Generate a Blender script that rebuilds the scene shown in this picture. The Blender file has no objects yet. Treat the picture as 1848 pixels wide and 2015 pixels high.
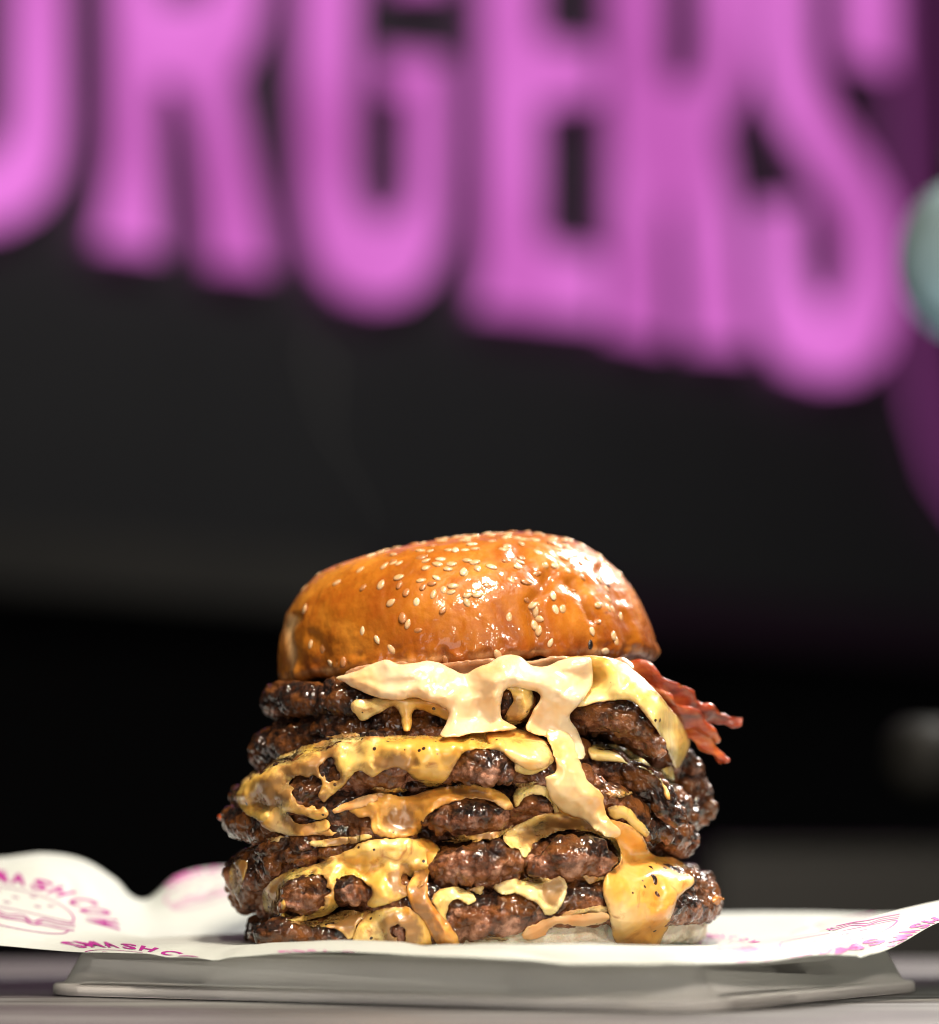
import bpy, bmesh, math, random
import numpy as np
from mathutils import Vector, Matrix
from mathutils.bvhtree import BVHTree

random.seed(7); rng = np.random.default_rng(7)
S = bpy.context.scene
COL = S.collection

# ------------------------------------------------------------------ camera, world, lamps, exposure
FPX = 1848 * 85 / 24.0           # focal length in guide pixels (guide picture 1848 x 2015)
CX, CY, HOR = 924.0, 1007.5, 1670.0
CAM = np.array([0.0, -900.0, 38.0])      # millimetres
PITCH = math.atan((HOR - CY) / FPX)
cam_d = bpy.data.cameras.new('camera'); cam = bpy.data.objects.new('camera', cam_d); COL.objects.link(cam)
cam.location = CAM * 0.001
cam.rotation_euler = (math.radians(90) + PITCH, 0, 0)
cam_d.sensor_fit = 'HORIZONTAL'; cam_d.sensor_width = 24; cam_d.lens = 85
cam_d.clip_start = 0.02; cam_d.clip_end = 60
cam_d.dof.use_dof = True; cam_d.dof.focus_distance = 0.846; cam_d.dof.aperture_fstop = 4.5
S.camera = cam
S.view_settings.view_transform = 'Standard'; S.view_settings.look = 'None'
S.view_settings.exposure = 0; S.view_settings.gamma = 1
W = bpy.data.worlds.new('World'); S.world = W; W.use_nodes = True
W.node_tree.nodes['Background'].inputs[0].default_value = (0.55, 0.60, 0.62, 1)
W.node_tree.nodes['Background'].inputs[1].default_value = 0.022
S.cycles.use_denoising = True; S.cycles.pixel_filter_type = 'BLACKMAN_HARRIS'; S.cycles.filter_width = 1.0
S.cycles.max_bounces = 8; S.cycles.transparent_max_bounces = 12
S.cycles.sample_clamp_indirect = 6

def lamp(name, loc, target, size, power, col, size_y=None, spread=180):
    d = bpy.data.lights.new(name, 'AREA'); d.energy = power; d.color = col
    if size_y: d.shape = 'RECTANGLE'; d.size = size; d.size_y = size_y
    else: d.shape = 'DISK'; d.size = size
    d.spread = math.radians(spread)
    o = bpy.data.objects.new(name, d); COL.objects.link(o); o.location = loc
    o.rotation_euler = (Vector(target) - Vector(loc)).to_track_quat('-Z', 'Y').to_euler()
    return o
WARM = (1.0, 0.86, 0.68)
lamp('key_lamp', (0.42, 0.50, 0.62), (0, 0, 0.07), 0.26, 11.0, (1.0, 0.95, 0.88))
lamp('overhead_lamp', (0.14, -0.34, 0.86), (0, 0, 0.07), 0.13, 13.0, WARM)
lamp('front_lamp', (0.16, -0.98, 0.50), (0, 0, 0.06), 0.06, 1.6, WARM)
lamp('front_lamp_right', (0.46, -0.78, 0.42), (0, 0, 0.06), 0.07, 3.4, (1.0, 0.90, 0.78))
lamp('front_lamp_high', (0.00, -0.62, 0.80), (0, 0, 0.07), 0.07, 4.0, WARM)
lamp('added_wall_light', (0.3, 2.6, 3.0), (-0.2, 5.6, 1.2), 0.8, 11.0, (0.98, 0.99, 1.0), spread=110)  # unseen lamp, added to brighten the sign wall
lamp('front_fill', (-0.25, -1.40, 0.16), (0, -0.1, 0.02), 0.6, 3.6, (1.0, 0.95, 0.9))

def ray(px, py):
    px = np.asarray(px, float); py = np.asarray(py, float)
    xc = (px - CX) / FPX; zc = -(py - CY) / FPX
    cp, sp = math.cos(PITCH), math.sin(PITCH)
    return np.stack([xc, cp - zc * sp, sp + zc * cp], -1)
def unproj(px, py, Y):
    """a guide pixel at world depth Y (mm) -> world point in mm"""
    d = ray(px, py); t = (np.asarray(Y, float) - CAM[1]) / d[..., 1]
    return CAM + d * t[..., None]
def unproj_z(px, py, z):
    d = ray(px, py); t = (z - CAM[2]) / d[..., 2]
    return CAM + d * t[..., None]

# ------------------------------------------------------------------ noise (numpy)
_L = rng.random((64, 64, 64)).astype(np.float32)
def vnoise(p, s):
    q = np.asarray(p) / s; i = np.floor(q).astype(int); f = q - i; f = f * f * (3 - 2 * f); i &= 63; j = (i + 1) & 63
    x0, y0, z0 = i[..., 0], i[..., 1], i[..., 2]; x1, y1, z1 = j[..., 0], j[..., 1], j[..., 2]
    fx, fy, fz = f[..., 0], f[..., 1], f[..., 2]
    a = _L[x0, y0, z0] * (1 - fx) + _L[x1, y0, z0] * fx; b = _L[x0, y1, z0] * (1 - fx) + _L[x1, y1, z0] * fx
    c = _L[x0, y0, z1] * (1 - fx) + _L[x1, y0, z1] * fx; d = _L[x0, y1, z1] * (1 - fx) + _L[x1, y1, z1] * fx
    return ((a * (1 - fy) + b * fy) * (1 - fz) + (c * (1 - fy) + d * fy) * fz) * 2 - 1
def fbm(p, s, o=3, off=0.0):
    p = np.asarray(p) + off * 17.3; r = 0; a = 1; n = 0
    for k in range(o): r = r + a * vnoise(p + k * 31.7, s); n += a; a *= 0.5; s *= 0.5
    return r / n

# ------------------------------------------------------------------ surface nets
def surface_nets(F):
    """F: 3D field, inside < 0. returns verts in index space and quads"""
    s = F < 0
    nx, ny, nz = F.shape
    c = np.zeros((nx-1, ny-1, nz-1), np.int8)
    for dx in (0, 1):
        for dy in (0, 1):
            for dz in (0, 1):
                c += s[dx:nx-1+dx, dy:ny-1+dy, dz:nz-1+dz]
    act = (c > 0) & (c < 8)
    idx = np.argwhere(act)
    vid = np.full(act.shape, -1, np.int64); vid[act] = np.arange(len(idx))
    cor = {(a, b, d): F[idx[:, 0]+a, idx[:, 1]+b, idx[:, 2]+d] for a in (0, 1) for b in (0, 1) for d in (0, 1)}
    acc = np.zeros((len(idx), 3)); cnt = np.zeros(len(idx))
    for k in cor:
        for ax in range(3):
            if k[ax] == 0:
                k2 = list(k); k2[ax] = 1; k2 = tuple(k2)
                A, B = cor[k], cor[k2]; m = (A < 0) != (B < 0)
                t = np.where(m, A / np.where(m, A - B, 1), 0)
                P = np.tile(np.array(k, float), (len(idx), 1)); P[:, ax] += t
                acc[m] += P[m]; cnt[m] += 1
    V = idx + acc / np.maximum(cnt, 1)[:, None]
    quads = []
    for ax in range(3):
        o1, o2 = [(1, 2), (2, 0), (0, 1)][ax]
        sl0 = [slice(None)] * 3; sl1 = [slice(None)] * 3
        sl0[ax] = slice(0, -1); sl1[ax] = slice(1, None)
        for o in (o1, o2):
            sl0[o] = slice(1, -1); sl1[o] = slice(1, -1)
        a = s[tuple(sl0)]; b = s[tuple(sl1)]
        for flip, m in ((False, a & ~b), (True, ~a & b)):
            e = np.argwhere(m)
            if not len(e): continue
            e[:, o1] += 1; e[:, o2] += 1
            def g(d1, d2):
                q = e.copy(); q[:, o1] -= d1; q[:, o2] -= d2
                return vid[q[:, 0], q[:, 1], q[:, 2]]
            Q = np.stack([g(1, 1), g(0, 1), g(0, 0), g(1, 0)], 1)
            quads.append(Q[:, ::-1] if flip else Q)
    return V, np.concatenate(quads)

def vnormals(V, Q):
    n = np.cross(V[Q[:, 2]] - V[Q[:, 0]], V[Q[:, 3 if Q.shape[1] == 4 else 1]] - V[Q[:, 1 if Q.shape[1] == 4 else 0]])
    if Q.shape[1] == 3: n = -n
    N = np.zeros_like(V)
    for k in range(Q.shape[1]): np.add.at(N, Q[:, k], n)
    return N / np.maximum(np.linalg.norm(N, axis=1), 1e-9)[:, None]
def smooth(V, Q, it=1, lam=0.5):
    E = np.concatenate([Q[:, [k, (k+1) % Q.shape[1]]] for k in range(Q.shape[1])])
    for _ in range(it):
        A = np.zeros_like(V); C = np.zeros(len(V))
        np.add.at(A, E[:, 0], V[E[:, 1]]); np.add.at(A, E[:, 1], V[E[:, 0]])
        np.add.at(C, E[:, 0], 1); np.add.at(C, E[:, 1], 1)
        V = V + lam * (A / np.maximum(C, 1)[:, None] - V)
    return V

# ------------------------------------------------------------------ object helpers
def mesh_np(name, V, Q, mat, parent=None, sm=True):
    """V in mm world"""
    base = np.array(parent['_base']) if parent is not None and '_base' in parent else np.zeros(3)
    me = bpy.data.meshes.new(name)
    V = (np.asarray(V) - base) * 0.001
    Q = np.asarray(Q)
    me.vertices.add(len(V)); me.vertices.foreach_set('co', V.astype(np.float32).ravel())
    k = Q.shape[1]
    me.loops.add(Q.size); me.loops.foreach_set('vertex_index', Q.ravel().astype(np.int32))
    me.polygons.add(len(Q)); me.polygons.foreach_set('loop_start', np.arange(0, Q.size, k, dtype=np.int32))
    me.polygons.foreach_set('loop_total', np.full(len(Q), k, np.int32))
    me.update(calc_edges=True); me.validate()
    if sm: me.polygons.foreach_set('use_smooth', np.ones(len(me.polygons), bool))
    me.materials.append(mat)
    o = bpy.data.objects.new(name, me); COL.objects.link(o)
    if parent is not None: o.parent = parent
    return o
def empty(name, base_mm):
    o = bpy.data.objects.new(name, None); COL.objects.link(o)
    o.location = np.array(base_mm) * 0.001; o['_base'] = [float(v) for v in base_mm]; o.empty_display_size = 0.02
    return o
def tag(o, label=None, cat=None, group=None, kind=None):
    if label: o['label'] = label
    if cat: o['category'] = cat
    if group: o['group'] = group
    if kind: o['kind'] = kind
    return o
def bm_obj(name, bm, mat, parent=None, smooth_=False):
    base = Vector(parent['_base']) if parent is not None and '_base' in parent else Vector((0, 0, 0))
    for v in bm.verts: v.co = (v.co - base) * 0.001
    me = bpy.data.meshes.new(name); bm.to_mesh(me); bm.free()
    if smooth_: me.polygons.foreach_set('use_smooth', np.ones(len(me.polygons), bool))
    me.materials.append(mat); o = bpy.data.objects.new(name, me); COL.objects.link(o)
    if parent is not None: o.parent = parent
    return o

# ------------------------------------------------------------------ materials
class M:
    def __init__(s, name):
        s.m = bpy.data.materials.new(name); s.m.use_nodes = True; s.nt = s.m.node_tree
        s.b = s.nt.nodes['Principled BSDF']; s.tc = s.nt.nodes.new('ShaderNodeTexCoord')
    def set(s, **k):
        for a, v in k.items():
            i = s.b.inputs[a.replace('_', ' ')]
            if isinstance(v, bpy.types.NodeSocket): s.nt.links.new(v, i)
            elif isinstance(v, tuple) and len(v) == 3 and i.type == 'RGBA': i.default_value = (*v, 1)
            else: i.default_value = v
        return s
    def noise(s, scale, detail=4, rough=0.55, dist=0.0, map_=None, out='Fac'):
        n = s.nt.nodes.new('ShaderNodeTexNoise'); n.inputs['Scale'].default_value = scale
        n.inputs['Detail'].default_value = detail; n.inputs['Roughness'].default_value = rough
        n.inputs['Distortion'].default_value = dist
        s.nt.links.new(map_ or s.tc.outputs['Object'], n.inputs['Vector']); return n.outputs[out]
    def voro(s, scale, out='Distance', map_=None, rnd=1.0):
        n = s.nt.nodes.new('ShaderNodeTexVoronoi'); n.inputs['Scale'].default_value = scale
        n.inputs['Randomness'].default_value = rnd
        s.nt.links.new(map_ or s.tc.outputs['Object'], n.inputs['Vector']); return n.outputs[out]
    def mapping(s, scale=(1, 1, 1), rot=(0, 0, 0)):
        n = s.nt.nodes.new('ShaderNodeMapping'); n.inputs['Scale'].default_value = scale; n.inputs['Rotation'].default_value = rot
        s.nt.links.new(s.tc.outputs['Object'], n.inputs['Vector']); return n.outputs[0]
    def ramp(s, fac, stops):
        n = s.nt.nodes.new('ShaderNodeValToRGB'); e = n.color_ramp.elements
        while len(e) < len(stops): e.new(0.5)
        for x, (p, c) in zip(e, stops):
            x.position = p; x.color = (c, c, c, 1) if isinstance(c, (int, float)) else (*c, 1)
        s.nt.links.new(fac, n.inputs[0]); return n.outputs[0]
    def mix(s, fac, a, b, mode='MIX'):
        n = s.nt.nodes.new('ShaderNodeMix'); n.data_type = 'RGBA'; n.blend_type = mode
        for i, v in ((0, fac), (6, a), (7, b)):
            if isinstance(v, bpy.types.NodeSocket): s.nt.links.new(v, n.inputs[i])
            elif isinstance(v, (tuple, list)): n.inputs[i].default_value = (*v, 1)
            else: n.inputs[i].default_value = v
        return n.outputs[2]
    def math(s, op, a, b=0.0):
        n = s.nt.nodes.new('ShaderNodeMath'); n.operation = op
        for i, v in ((0, a), (1, b)):
            if isinstance(v, bpy.types.NodeSocket): s.nt.links.new(v, n.inputs[i])
            else: n.inputs[i].default_value = v
        return n.outputs[0]
    def bump(s, h, dist, strength=1.0, normal=None):
        n = s.nt.nodes.new('ShaderNodeBump'); n.inputs['Distance'].default_value = dist; n.inputs['Strength'].default_value = strength
        s.nt.links.new(h, n.inputs['Height'])
        if normal: s.nt.links.new(normal, n.inputs['Normal'])
        return n.outputs[0]
    def normal_z(s):
        g = s.nt.nodes.new('ShaderNodeNewGeometry'); x = s.nt.nodes.new('ShaderNodeSeparateXYZ')
        s.nt.links.new(g.outputs['Normal'], x.inputs[0]); return x.outputs[2]
    def attr(s, name):
        n = s.nt.nodes.new('ShaderNodeAttribute'); n.attribute_name = name; return n.outputs['Fac']

def mat_meat():
    k = M('seared_ground_beef')
    big = k.noise(90, 4, 0.6); fine = k.noise(700, 5, 0.65); cell = k.voro(420)
    flesh = k.ramp(k.noise(230, 4, 0.6), [(0.32, (0.030, 0.008, 0.003)), (0.5, (0.17, 0.056, 0.024)), (0.66, (0.54, 0.27, 0.175))])
    char_shade = k.mix(k.ramp(fine, [(0.4, 0.0), (0.65, 1.0)]), (0.005, 0.0025, 0.002), (0.05, 0.014, 0.004))
    at = k.attr('char_shade')
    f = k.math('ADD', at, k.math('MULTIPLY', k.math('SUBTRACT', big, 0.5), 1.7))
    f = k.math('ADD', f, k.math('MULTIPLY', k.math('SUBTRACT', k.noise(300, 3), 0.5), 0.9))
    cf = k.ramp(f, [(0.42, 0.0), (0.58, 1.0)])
    c = k.mix(cf, flesh, char_shade)
    # caramelised grease film
    gr = k.ramp(k.noise(120, 3, 0.5, map_=k.mapping((1, 1, 1.6))), [(0.46, 0.0), (0.60, 1.0)])
    c = k.mix(k.math('MULTIPLY', gr, 0.55), c, (0.24, 0.075, 0.010))
    h = k.math('ADD', fine, k.math('MULTIPLY', cell, 0.5))
    wet = k.ramp(k.noise(70, 2), [(0.36, 0.35), (0.5, 1.0)])
    k.set(Base_Color=c, Roughness=0.55, Specular_IOR_Level=0.15,
          Coat_Weight=wet, Coat_Roughness=0.05, Normal=k.bump(h, 0.0012, 0.9),
          Coat_Normal=k.bump(k.noise(430, 1, 0.5), 0.0011, 1.0))
    return k.m
def mat_cheese(name, c0, c1, c2, stain=0.5, specks=True, rough=0.42):
    k = M(name)
    col = k.ramp(k.noise(42, 3, 0.5, 0.6), [(0.34, c1), (0.52, c0), (0.7, c2)])
    st = k.ramp(k.noise(130, 5, 0.62, 1.2), [(0.56, 0.0), (0.70, 1.0)])
    col = k.mix(k.math('MULTIPLY', st, stain), col, (0.40, 0.13, 0.012))
    if specks:
        v = k.voro(300, 'Distance'); rr = k.ramp(k.noise(75, 2), [(0.46, 0.0), (0.62, 0.17)])
        col = k.mix(k.math('LESS_THAN', v, rr), col, (0.035, 0.014, 0.006))
    th = k.math('ADD', k.attr('thin'), k.math('MULTIPLY', k.math('SUBTRACT', k.noise(200, 4, 0.6), 0.5), 1.6))
    col = k.mix(k.math('MULTIPLY', k.ramp(th, [(0.5, 0.0), (1.0, 1.0)]), 0.85), col, (0.27, 0.12, 0.035))
    k.set(Base_Color=col, Roughness=rough, Specular_IOR_Level=0.5, Subsurface_Weight=0.45, Subsurface_Scale=0.0022,
          Subsurface_Radius=(1.0, 0.55, 0.2), Coat_Weight=0.7, Coat_Roughness=0.035,
          Normal=k.bump(k.noise(170, 2, 0.5), 0.0007, 0.5), Coat_Normal=k.bump(k.noise(210, 1, 0.5), 0.0006, 0.6))
    return k.m
def mat_sauce(name, c0, c1):
    k = M(name)
    col = k.mix(k.ramp(k.noise(60, 3, 0.5, 0.8), [(0.4, 0.0), (0.68, 1.0)]), c0, c1)
    v = k.voro(210, 'Distance'); col = k.mix(k.math('LESS_THAN', v, k.ramp(k.noise(50, 1), [(0.5, 0.0), (0.65, 0.10)])), col, (0.25, 0.07, 0.02))
    k.set(Base_Color=col, Roughness=0.3, Subsurface_Weight=0.5, Subsurface_Scale=0.002, Subsurface_Radius=(1, .7, .4),
          Coat_Weight=0.8, Coat_Roughness=0.03, Normal=k.bump(k.noise(90, 1, 0.5), 0.0006, 0.3))
    return k.m
def mat_bun():
    k = M('glazed_bun_crust')
    big = k.noise(38, 4, 0.6, 0.5); mid = k.noise(140, 5, 0.6)
    col = k.ramp(big, [(0.30, (0.23, 0.058, 0.004)), (0.48, (0.38, 0.118, 0.008)), (0.66, (0.56, 0.215, 0.024))])
    col = k.mix(k.math('MULTIPLY', k.ramp(mid, [(0.38, 1.0), (0.55, 0.0)]), 0.4), col, (0.27, 0.05, 0.005))
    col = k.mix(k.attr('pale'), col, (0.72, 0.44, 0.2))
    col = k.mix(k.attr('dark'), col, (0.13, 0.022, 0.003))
    fine = k.noise(600, 2, 0.5); st = k.noise(300, 2, 0.5, map_=k.mapping((1, 1, 0.5)))
    h = k.math('ADD', k.math('MULTIPLY', fine, 0.5), st)
    k.set(Base_Color=col, Roughness=k.ramp(mid, [(0.3, 0.35), (0.7, 0.5)]), Subsurface_Weight=0.15, Subsurface_Scale=0.002,
          Subsurface_Radius=(1, .5, .2), Coat_Weight=0.5, Specular_IOR_Level=0.2, Coat_Roughness=0.09, Normal=k.bump(h, 0.0006, 0.6),
          Coat_Normal=k.bump(h, 0.0006, 0.45))
    return k.m
def mat_crumb():
    k = M('white_bread_crumb')
    col = k.ramp(k.noise(220, 4), [(0.3, (0.62, 0.46, 0.29)), (0.5, (0.86, 0.76, 0.60)), (0.8, (0.92, 0.86, 0.75))])
    k.set(Base_Color=col, Roughness=0.6, Subsurface_Weight=0.3, Subsurface_Scale=0.002,
          Normal=k.bump(k.noise(380, 5, 0.65), 0.0014, 0.9))
    return k.m
def mat_simple(name, col, rough=0.5, **kw):
    k = M(name); k.set(Base_Color=col, Roughness=rough, **kw); return k.m
def mat_emit(name, col, st=1.0, base=(0.02, 0.02, 0.02)):
    k = M(name); k.set(Base_Color=base, Roughness=0.4, Emission_Color=col, Emission_Strength=st); return k.m
def mat_bacon():
    k = M('fried_bacon')
    col = k.ramp(k.noise(120, 4, 0.6, map_=k.mapping((0.5, 1, 1.6))), [(0.32, (0.08, 0.008, 0.002)), (0.5, (0.33, 0.042, 0.007)), (0.68, (0.55, 0.14, 0.022))])
    col = k.mix(k.math('MULTIPLY', k.attr('fat'), k.ramp(k.noise(150, 3), [(0.45, 0.0), (0.65, 0.7)])), col, (0.62, 0.30, 0.13))
    k.set(Base_Color=col, Roughness=0.4, Subsurface_Weight=0.2, Subsurface_Scale=0.002, Coat_Weight=0.5, Coat_Roughness=0.1,
          Normal=k.bump(k.noise(300, 2), 0.0008, 0.6)); return k.m
def mat_seed(name, c):
    k = M(name); k.set(Base_Color=k.mix(k.noise(700, 2), c, tuple(v * 0.78 for v in c)), Roughness=0.3, Coat_Weight=0.3, Coat_Roughness=0.15,
                       Subsurface_Weight=0.2, Subsurface_Scale=0.0008); return k.m
def mat_paper():
    k = M('greaseproof_paper')
    k.set(Base_Color=k.mix(k.noise(60, 3), (0.55, 0.59, 0.575), (0.63, 0.665, 0.65)), Roughness=0.5,
          Normal=k.bump(k.noise(60, 5, 0.6), 0.0012, 0.5))
    t = k.nt.nodes.new('ShaderNodeBsdfTranslucent'); t.inputs[0].default_value = (0.8, 0.84, 0.82, 1)
    mx = k.nt.nodes.new('ShaderNodeMixShader'); mx.inputs[0].default_value = 0.3
    k.nt.links.new(k.b.outputs[0], mx.inputs[1]); k.nt.links.new(t.outputs[0], mx.inputs[2])
    k.nt.links.new(mx.outputs[0], k.nt.nodes['Material Output'].inputs[0]); return k.m
def mat_tray():
    k = M('frosted_clear_plastic')
    k.set(Base_Color=(0.95, 0.92, 0.90), Roughness=0.30, Transmission_Weight=0.0, IOR=1.45, Coat_Weight=0.3, Coat_Roughness=0.1)
    t = k.nt.nodes.new('ShaderNodeBsdfTranslucent'); t.inputs[0].default_value = (0.85, 0.83, 0.78, 1)
    mx = k.nt.nodes.new('ShaderNodeMixShader'); mx.inputs[0].default_value = 0.06
    k.nt.links.new(k.b.outputs[0], mx.inputs[1]); k.nt.links.new(t.outputs[0], mx.inputs[2])
    k.nt.links.new(mx.outputs[0], k.nt.nodes['Material Output'].inputs[0]); return k.m
def mat_table():
    k = M('weathered_grey_wood')
    st = k.noise(26, 6, 0.6, 0.4, map_=k.mapping((0.22, 3.0, 1)))
    col = k.ramp(st, [(0.36, (0.016, 0.010, 0.016)), (0.47, (0.07, 0.064, 0.070)), (0.6, (0.17, 0.172, 0.175)), (0.75, (0.27, 0.285, 0.285))])
    k.set(Base_Color=col, Roughness=0.5, Normal=k.bump(st, 0.001, 0.5)); return k.m

MEAT = mat_meat(); BUN = mat_bun(); CRUMB = mat_crumb(); BACON = mat_bacon()
CH_YEL = mat_cheese('melted_cheese', (0.79, 0.515, 0.14), (0.71, 0.36, 0.05), (0.84, 0.64, 0.28), 0.85)
CH_PALE = mat_cheese('pale_melted_cheese', (0.82, 0.61, 0.22), (0.76, 0.48, 0.10), (0.86, 0.70, 0.36), 0.35)
CH_ORA = mat_cheese('orange_cheese_sauce', (0.78, 0.40, 0.075), (0.58, 0.20, 0.02), (0.84, 0.58, 0.27), 0.8)
SAUCE = mat_sauce('burger_sauce', (0.80, 0.63, 0.40), (0.78, 0.48, 0.22))
SAUCE_MIX = mat_sauce('sauce_mixed_with_cheese', (0.85, 0.60, 0.30), (0.78, 0.40, 0.12))
SAUCE2 = mat_sauce('orange_burger_sauce', (0.86, 0.52, 0.26), (0.82, 0.34, 0.10))

# ------------------------------------------------------------------ background: wall, sign, ledge, counter
DL, DR = 5200.0, 6800.0      # depth of the sign wall at guide x = 60 and x = 1650
A = unproj(60, 500, DL + CAM[1]); B = unproj(1650, 780, DR + CAM[1])
wdir = np.array([B[0] - A[0], B[1] - A[1], 0.0]); wdir /= np.linalg.norm(wdir)
wnor = np.array([wdir[1], -wdir[0], 0.0])            # towards the camera
def on_wall(px, py, off=0.0):
    P0 = A + wnor * off
    d = ray(px, py); t = ((P0 - CAM) @ wnor) / (d @ wnor)
    P = CAM + d * t; return np.array([(P - A) @ wdir, P[2]])
def wall_pt(u, v, off=0.0): return A + wdir * u + wnor * off + np.array([0, 0, v - A[2]])
def wall_box(name, u0, u1, v0, v1, o0, o1, mat, parent=None):
    bm = bmesh.new(); vs = [bm.verts.new(wall_pt(u, v, o)) for o in (o0, o1) for v in (v0, v1) for u in (u0, u1)]
    for f in ((0, 1, 3, 2), (4, 6, 7, 5), (0, 4, 5, 1), (2, 3, 7, 6), (0, 2, 6, 4), (1, 5, 7, 3)): bm.faces.new([vs[i] for i in f])
    bmesh.ops.recalc_face_normals(bm, faces=bm.faces)
    return bm_obj(name, bm, mat, parent)
k = M('charcoal_wall_paint'); k.set(Base_Color=k.mix(k.noise(3, 3), (0.047, 0.046, 0.048), (0.062, 0.060, 0.061)), Roughness=0.7); WALLM = k.m
tag(wall_box('wall', -1800, 8400, on_wall(0, 1040)[1], 3000, -120, 0, WALLM), 'dark charcoal wall behind the pink lettering', kind='structure')
k = M('brushed_ledge'); k.set(Base_Color=k.mix(k.noise(2, 2), (0.17, 0.155, 0.135), (0.10, 0.095, 0.088)), Roughness=0.5, Metallic=0.3); LEDM = k.m
lw = wall_box('lower_wall', -1800, 10400, -1800, on_wall(0, 1050)[1] - 4, -520, -400, mat_simple('black_panel', (0.02, 0.018, 0.02), 0.4))
tag(lw, 'near black recess under the wall and ledge behind the burger', kind='structure')
le = wall_box('shelf_ledge', -1800, on_wall(640, 1100)[0], on_wall(0, 1168)[1], on_wall(0, 1050)[1], -60, 120, LEDM)
tag(le, 'blurred brown grey ledge under the dark wall at the left', 'ledge')
le = wall_box('shelf_ledge', on_wall(640, 1100)[0] + 4, 5200, on_wall(0, 1168)[1], on_wall(0, 1050)[1], -60, 80, mat_simple('ledge_light_falloff', (0.05, 0.022, 0.042), 0.5))  # same ledge; its fading light is put into this darker colour
tag(le, 'ledge behind and right of the bun, painted dark plum where its light fades', 'ledge')

def letter(name, outers, holes=(), depth=14, mat=None, parent=None, off=30):
    cu = bpy.data.curves.new(name, 'CURVE'); cu.dimensions = '2D'; cu.fill_mode = 'BOTH'; cu.extrude = depth / 2 * 0.001; cu.resolution_u = 6; cu.offset = -0.011
    for poly, sm in list(outers) + list(holes):
        sp = cu.splines.new('POLY')
        P = smooth_poly(poly, 5) if sm else np.array(poly, float)
        sp.points.add(len(P) - 1)
        for q, p in zip(sp.points, P):
            u, v = on_wall(p[0], p[1], off + depth); q.co = (u * 0.001, v * 0.001, 0, 1)
        sp.use_cyclic_u = True
    tmp = bpy.data.objects.new(name + '_tmp', cu); COL.objects.link(tmp)
    dg = bpy.context.evaluated_depsgraph_get(); me = bpy.data.meshes.new_from_object(tmp.evaluated_get(dg))
    bpy.data.objects.remove(tmp)
    base = np.array(parent['_base']) if parent is not None else np.zeros(3)
    for v in me.vertices:
        w = wall_pt(v.co.x * 1000, v.co.y * 1000, off + depth / 2 + v.co.z * 1000)
        v.co = (w - base) * 0.001
    me.name = name; me.materials.clear(); me.materials.append(mat); me.materials.append(RETURN)
    me.update()
    for p in me.polygons: p.material_index = 0 if abs(p.normal.dot(Vector(wnor))) > 0.7 else 1
    o = bpy.data.objects.new(name, me); COL.objects.link(o); o.parent = parent
    return o
def smooth_poly(P, n=4, closed=True):
    P = np.array(P, float); N = len(P); out = []
    rngi = range(N) if closed else range(N - 1)
    for i in rngi:
        if closed: p0, p1, p2, p3 = P[i-1], P[i], P[(i+1) % N], P[(i+2) % N]
        else: p0, p1, p2, p3 = P[max(i-1, 0)], P[i], P[i+1], P[min(i+2, N-1)]
        for t in np.arange(n) / n:
            out.append(0.5 * ((2*p1) + (-p0+p2)*t + (2*p0-5*p1+4*p2-p3)*t*t + (-p0+3*p1-3*p2+p3)*t**3))
    if not closed: out.append(P[-1])
    return np.array(out)
PK = M('pink_lit_acrylic'); PK.set(Base_Color=(0.02, 0.005, 0.02), Roughness=0.4, Emission_Color=PK.ramp(PK.noise(2.6, 2, 0.5), [(0.32, (0.56, 0.115, 0.48)), (0.68, (0.86, 0.215, 0.77))]), Emission_Strength=1.0)
PINK = PK.m
RETURN = mat_emit('purple_letter_return', (0.42, 0.085, 0.37), 0.6, (0.05, 0.01, 0.04))
sign = empty('illuminated_sign', wall_pt(700, on_wall(700, 900)[1], 20))
tag(sign, 'large glowing pink capital letters on the dark wall above the burger', 'sign')
L = lambda *a: letter('letter', *a[0:1], holes=a[1] if len(a) > 1 else (), mat=PINK, parent=sign)
U_ = [[(-310, -600), (-195, -600), (-195, 150), (-185, 240), (-140, 300), (-85, 320), (-30, 300), (10, 255), (18, 180), (18, -600), (138, -600), (140, 250), (125, 350), (85, 415), (20, 455), (-50, 468), (-150, 462), (-230, 420), (-290, 330), (-310, 200)]]
L([(U_[0], False)])
L([([(215, -600), (225, -600), (400, -600), (480, -560), (520, -470), (525, -200), (528, -40), (522, 40), (500, 110), (470, 160), (480, 210), (505, 330), (535, 470), (548, 548), (405, 532), (398, 440), (392, 330), (380, 230), (360, 180), (318, 172), (322, 330), (332, 512), (178, 490), (195, 420), (212, 300), (215, 150)], False)],
  [([(325, -430), (325, -10), (385, -8), (410, -40), (412, -380), (395, -430)], False)])
L([([(590, -350), (600, -470), (650, -560), (740, -600), (830, -570), (885, -490), (890, -380), (890, -15), (768, -15), (768, -400), (740, -440), (715, -400), (708, 60), (708, 370), (722, 410), (752, 422), (785, 410), (800, 370), (800, 195), (745, 185), (745, 92), (892, 105), (890, 330), (882, 470), (850, 555), (800, 598), (740, 606), (670, 585), (615, 520), (592, 400), (585, 200)], False)])
L([([(945, -600), (1185, -560), (1185, -470), (1070, -480), (1066, 60), (1066, 62), (1090, 75), (1185, 85), (1185, 205), (1080, 215), (1070, 225), (1070, 462), (1090, 475), (1190, 490), (1190, 645), (930, 618), (945, 520)], False)])
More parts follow.
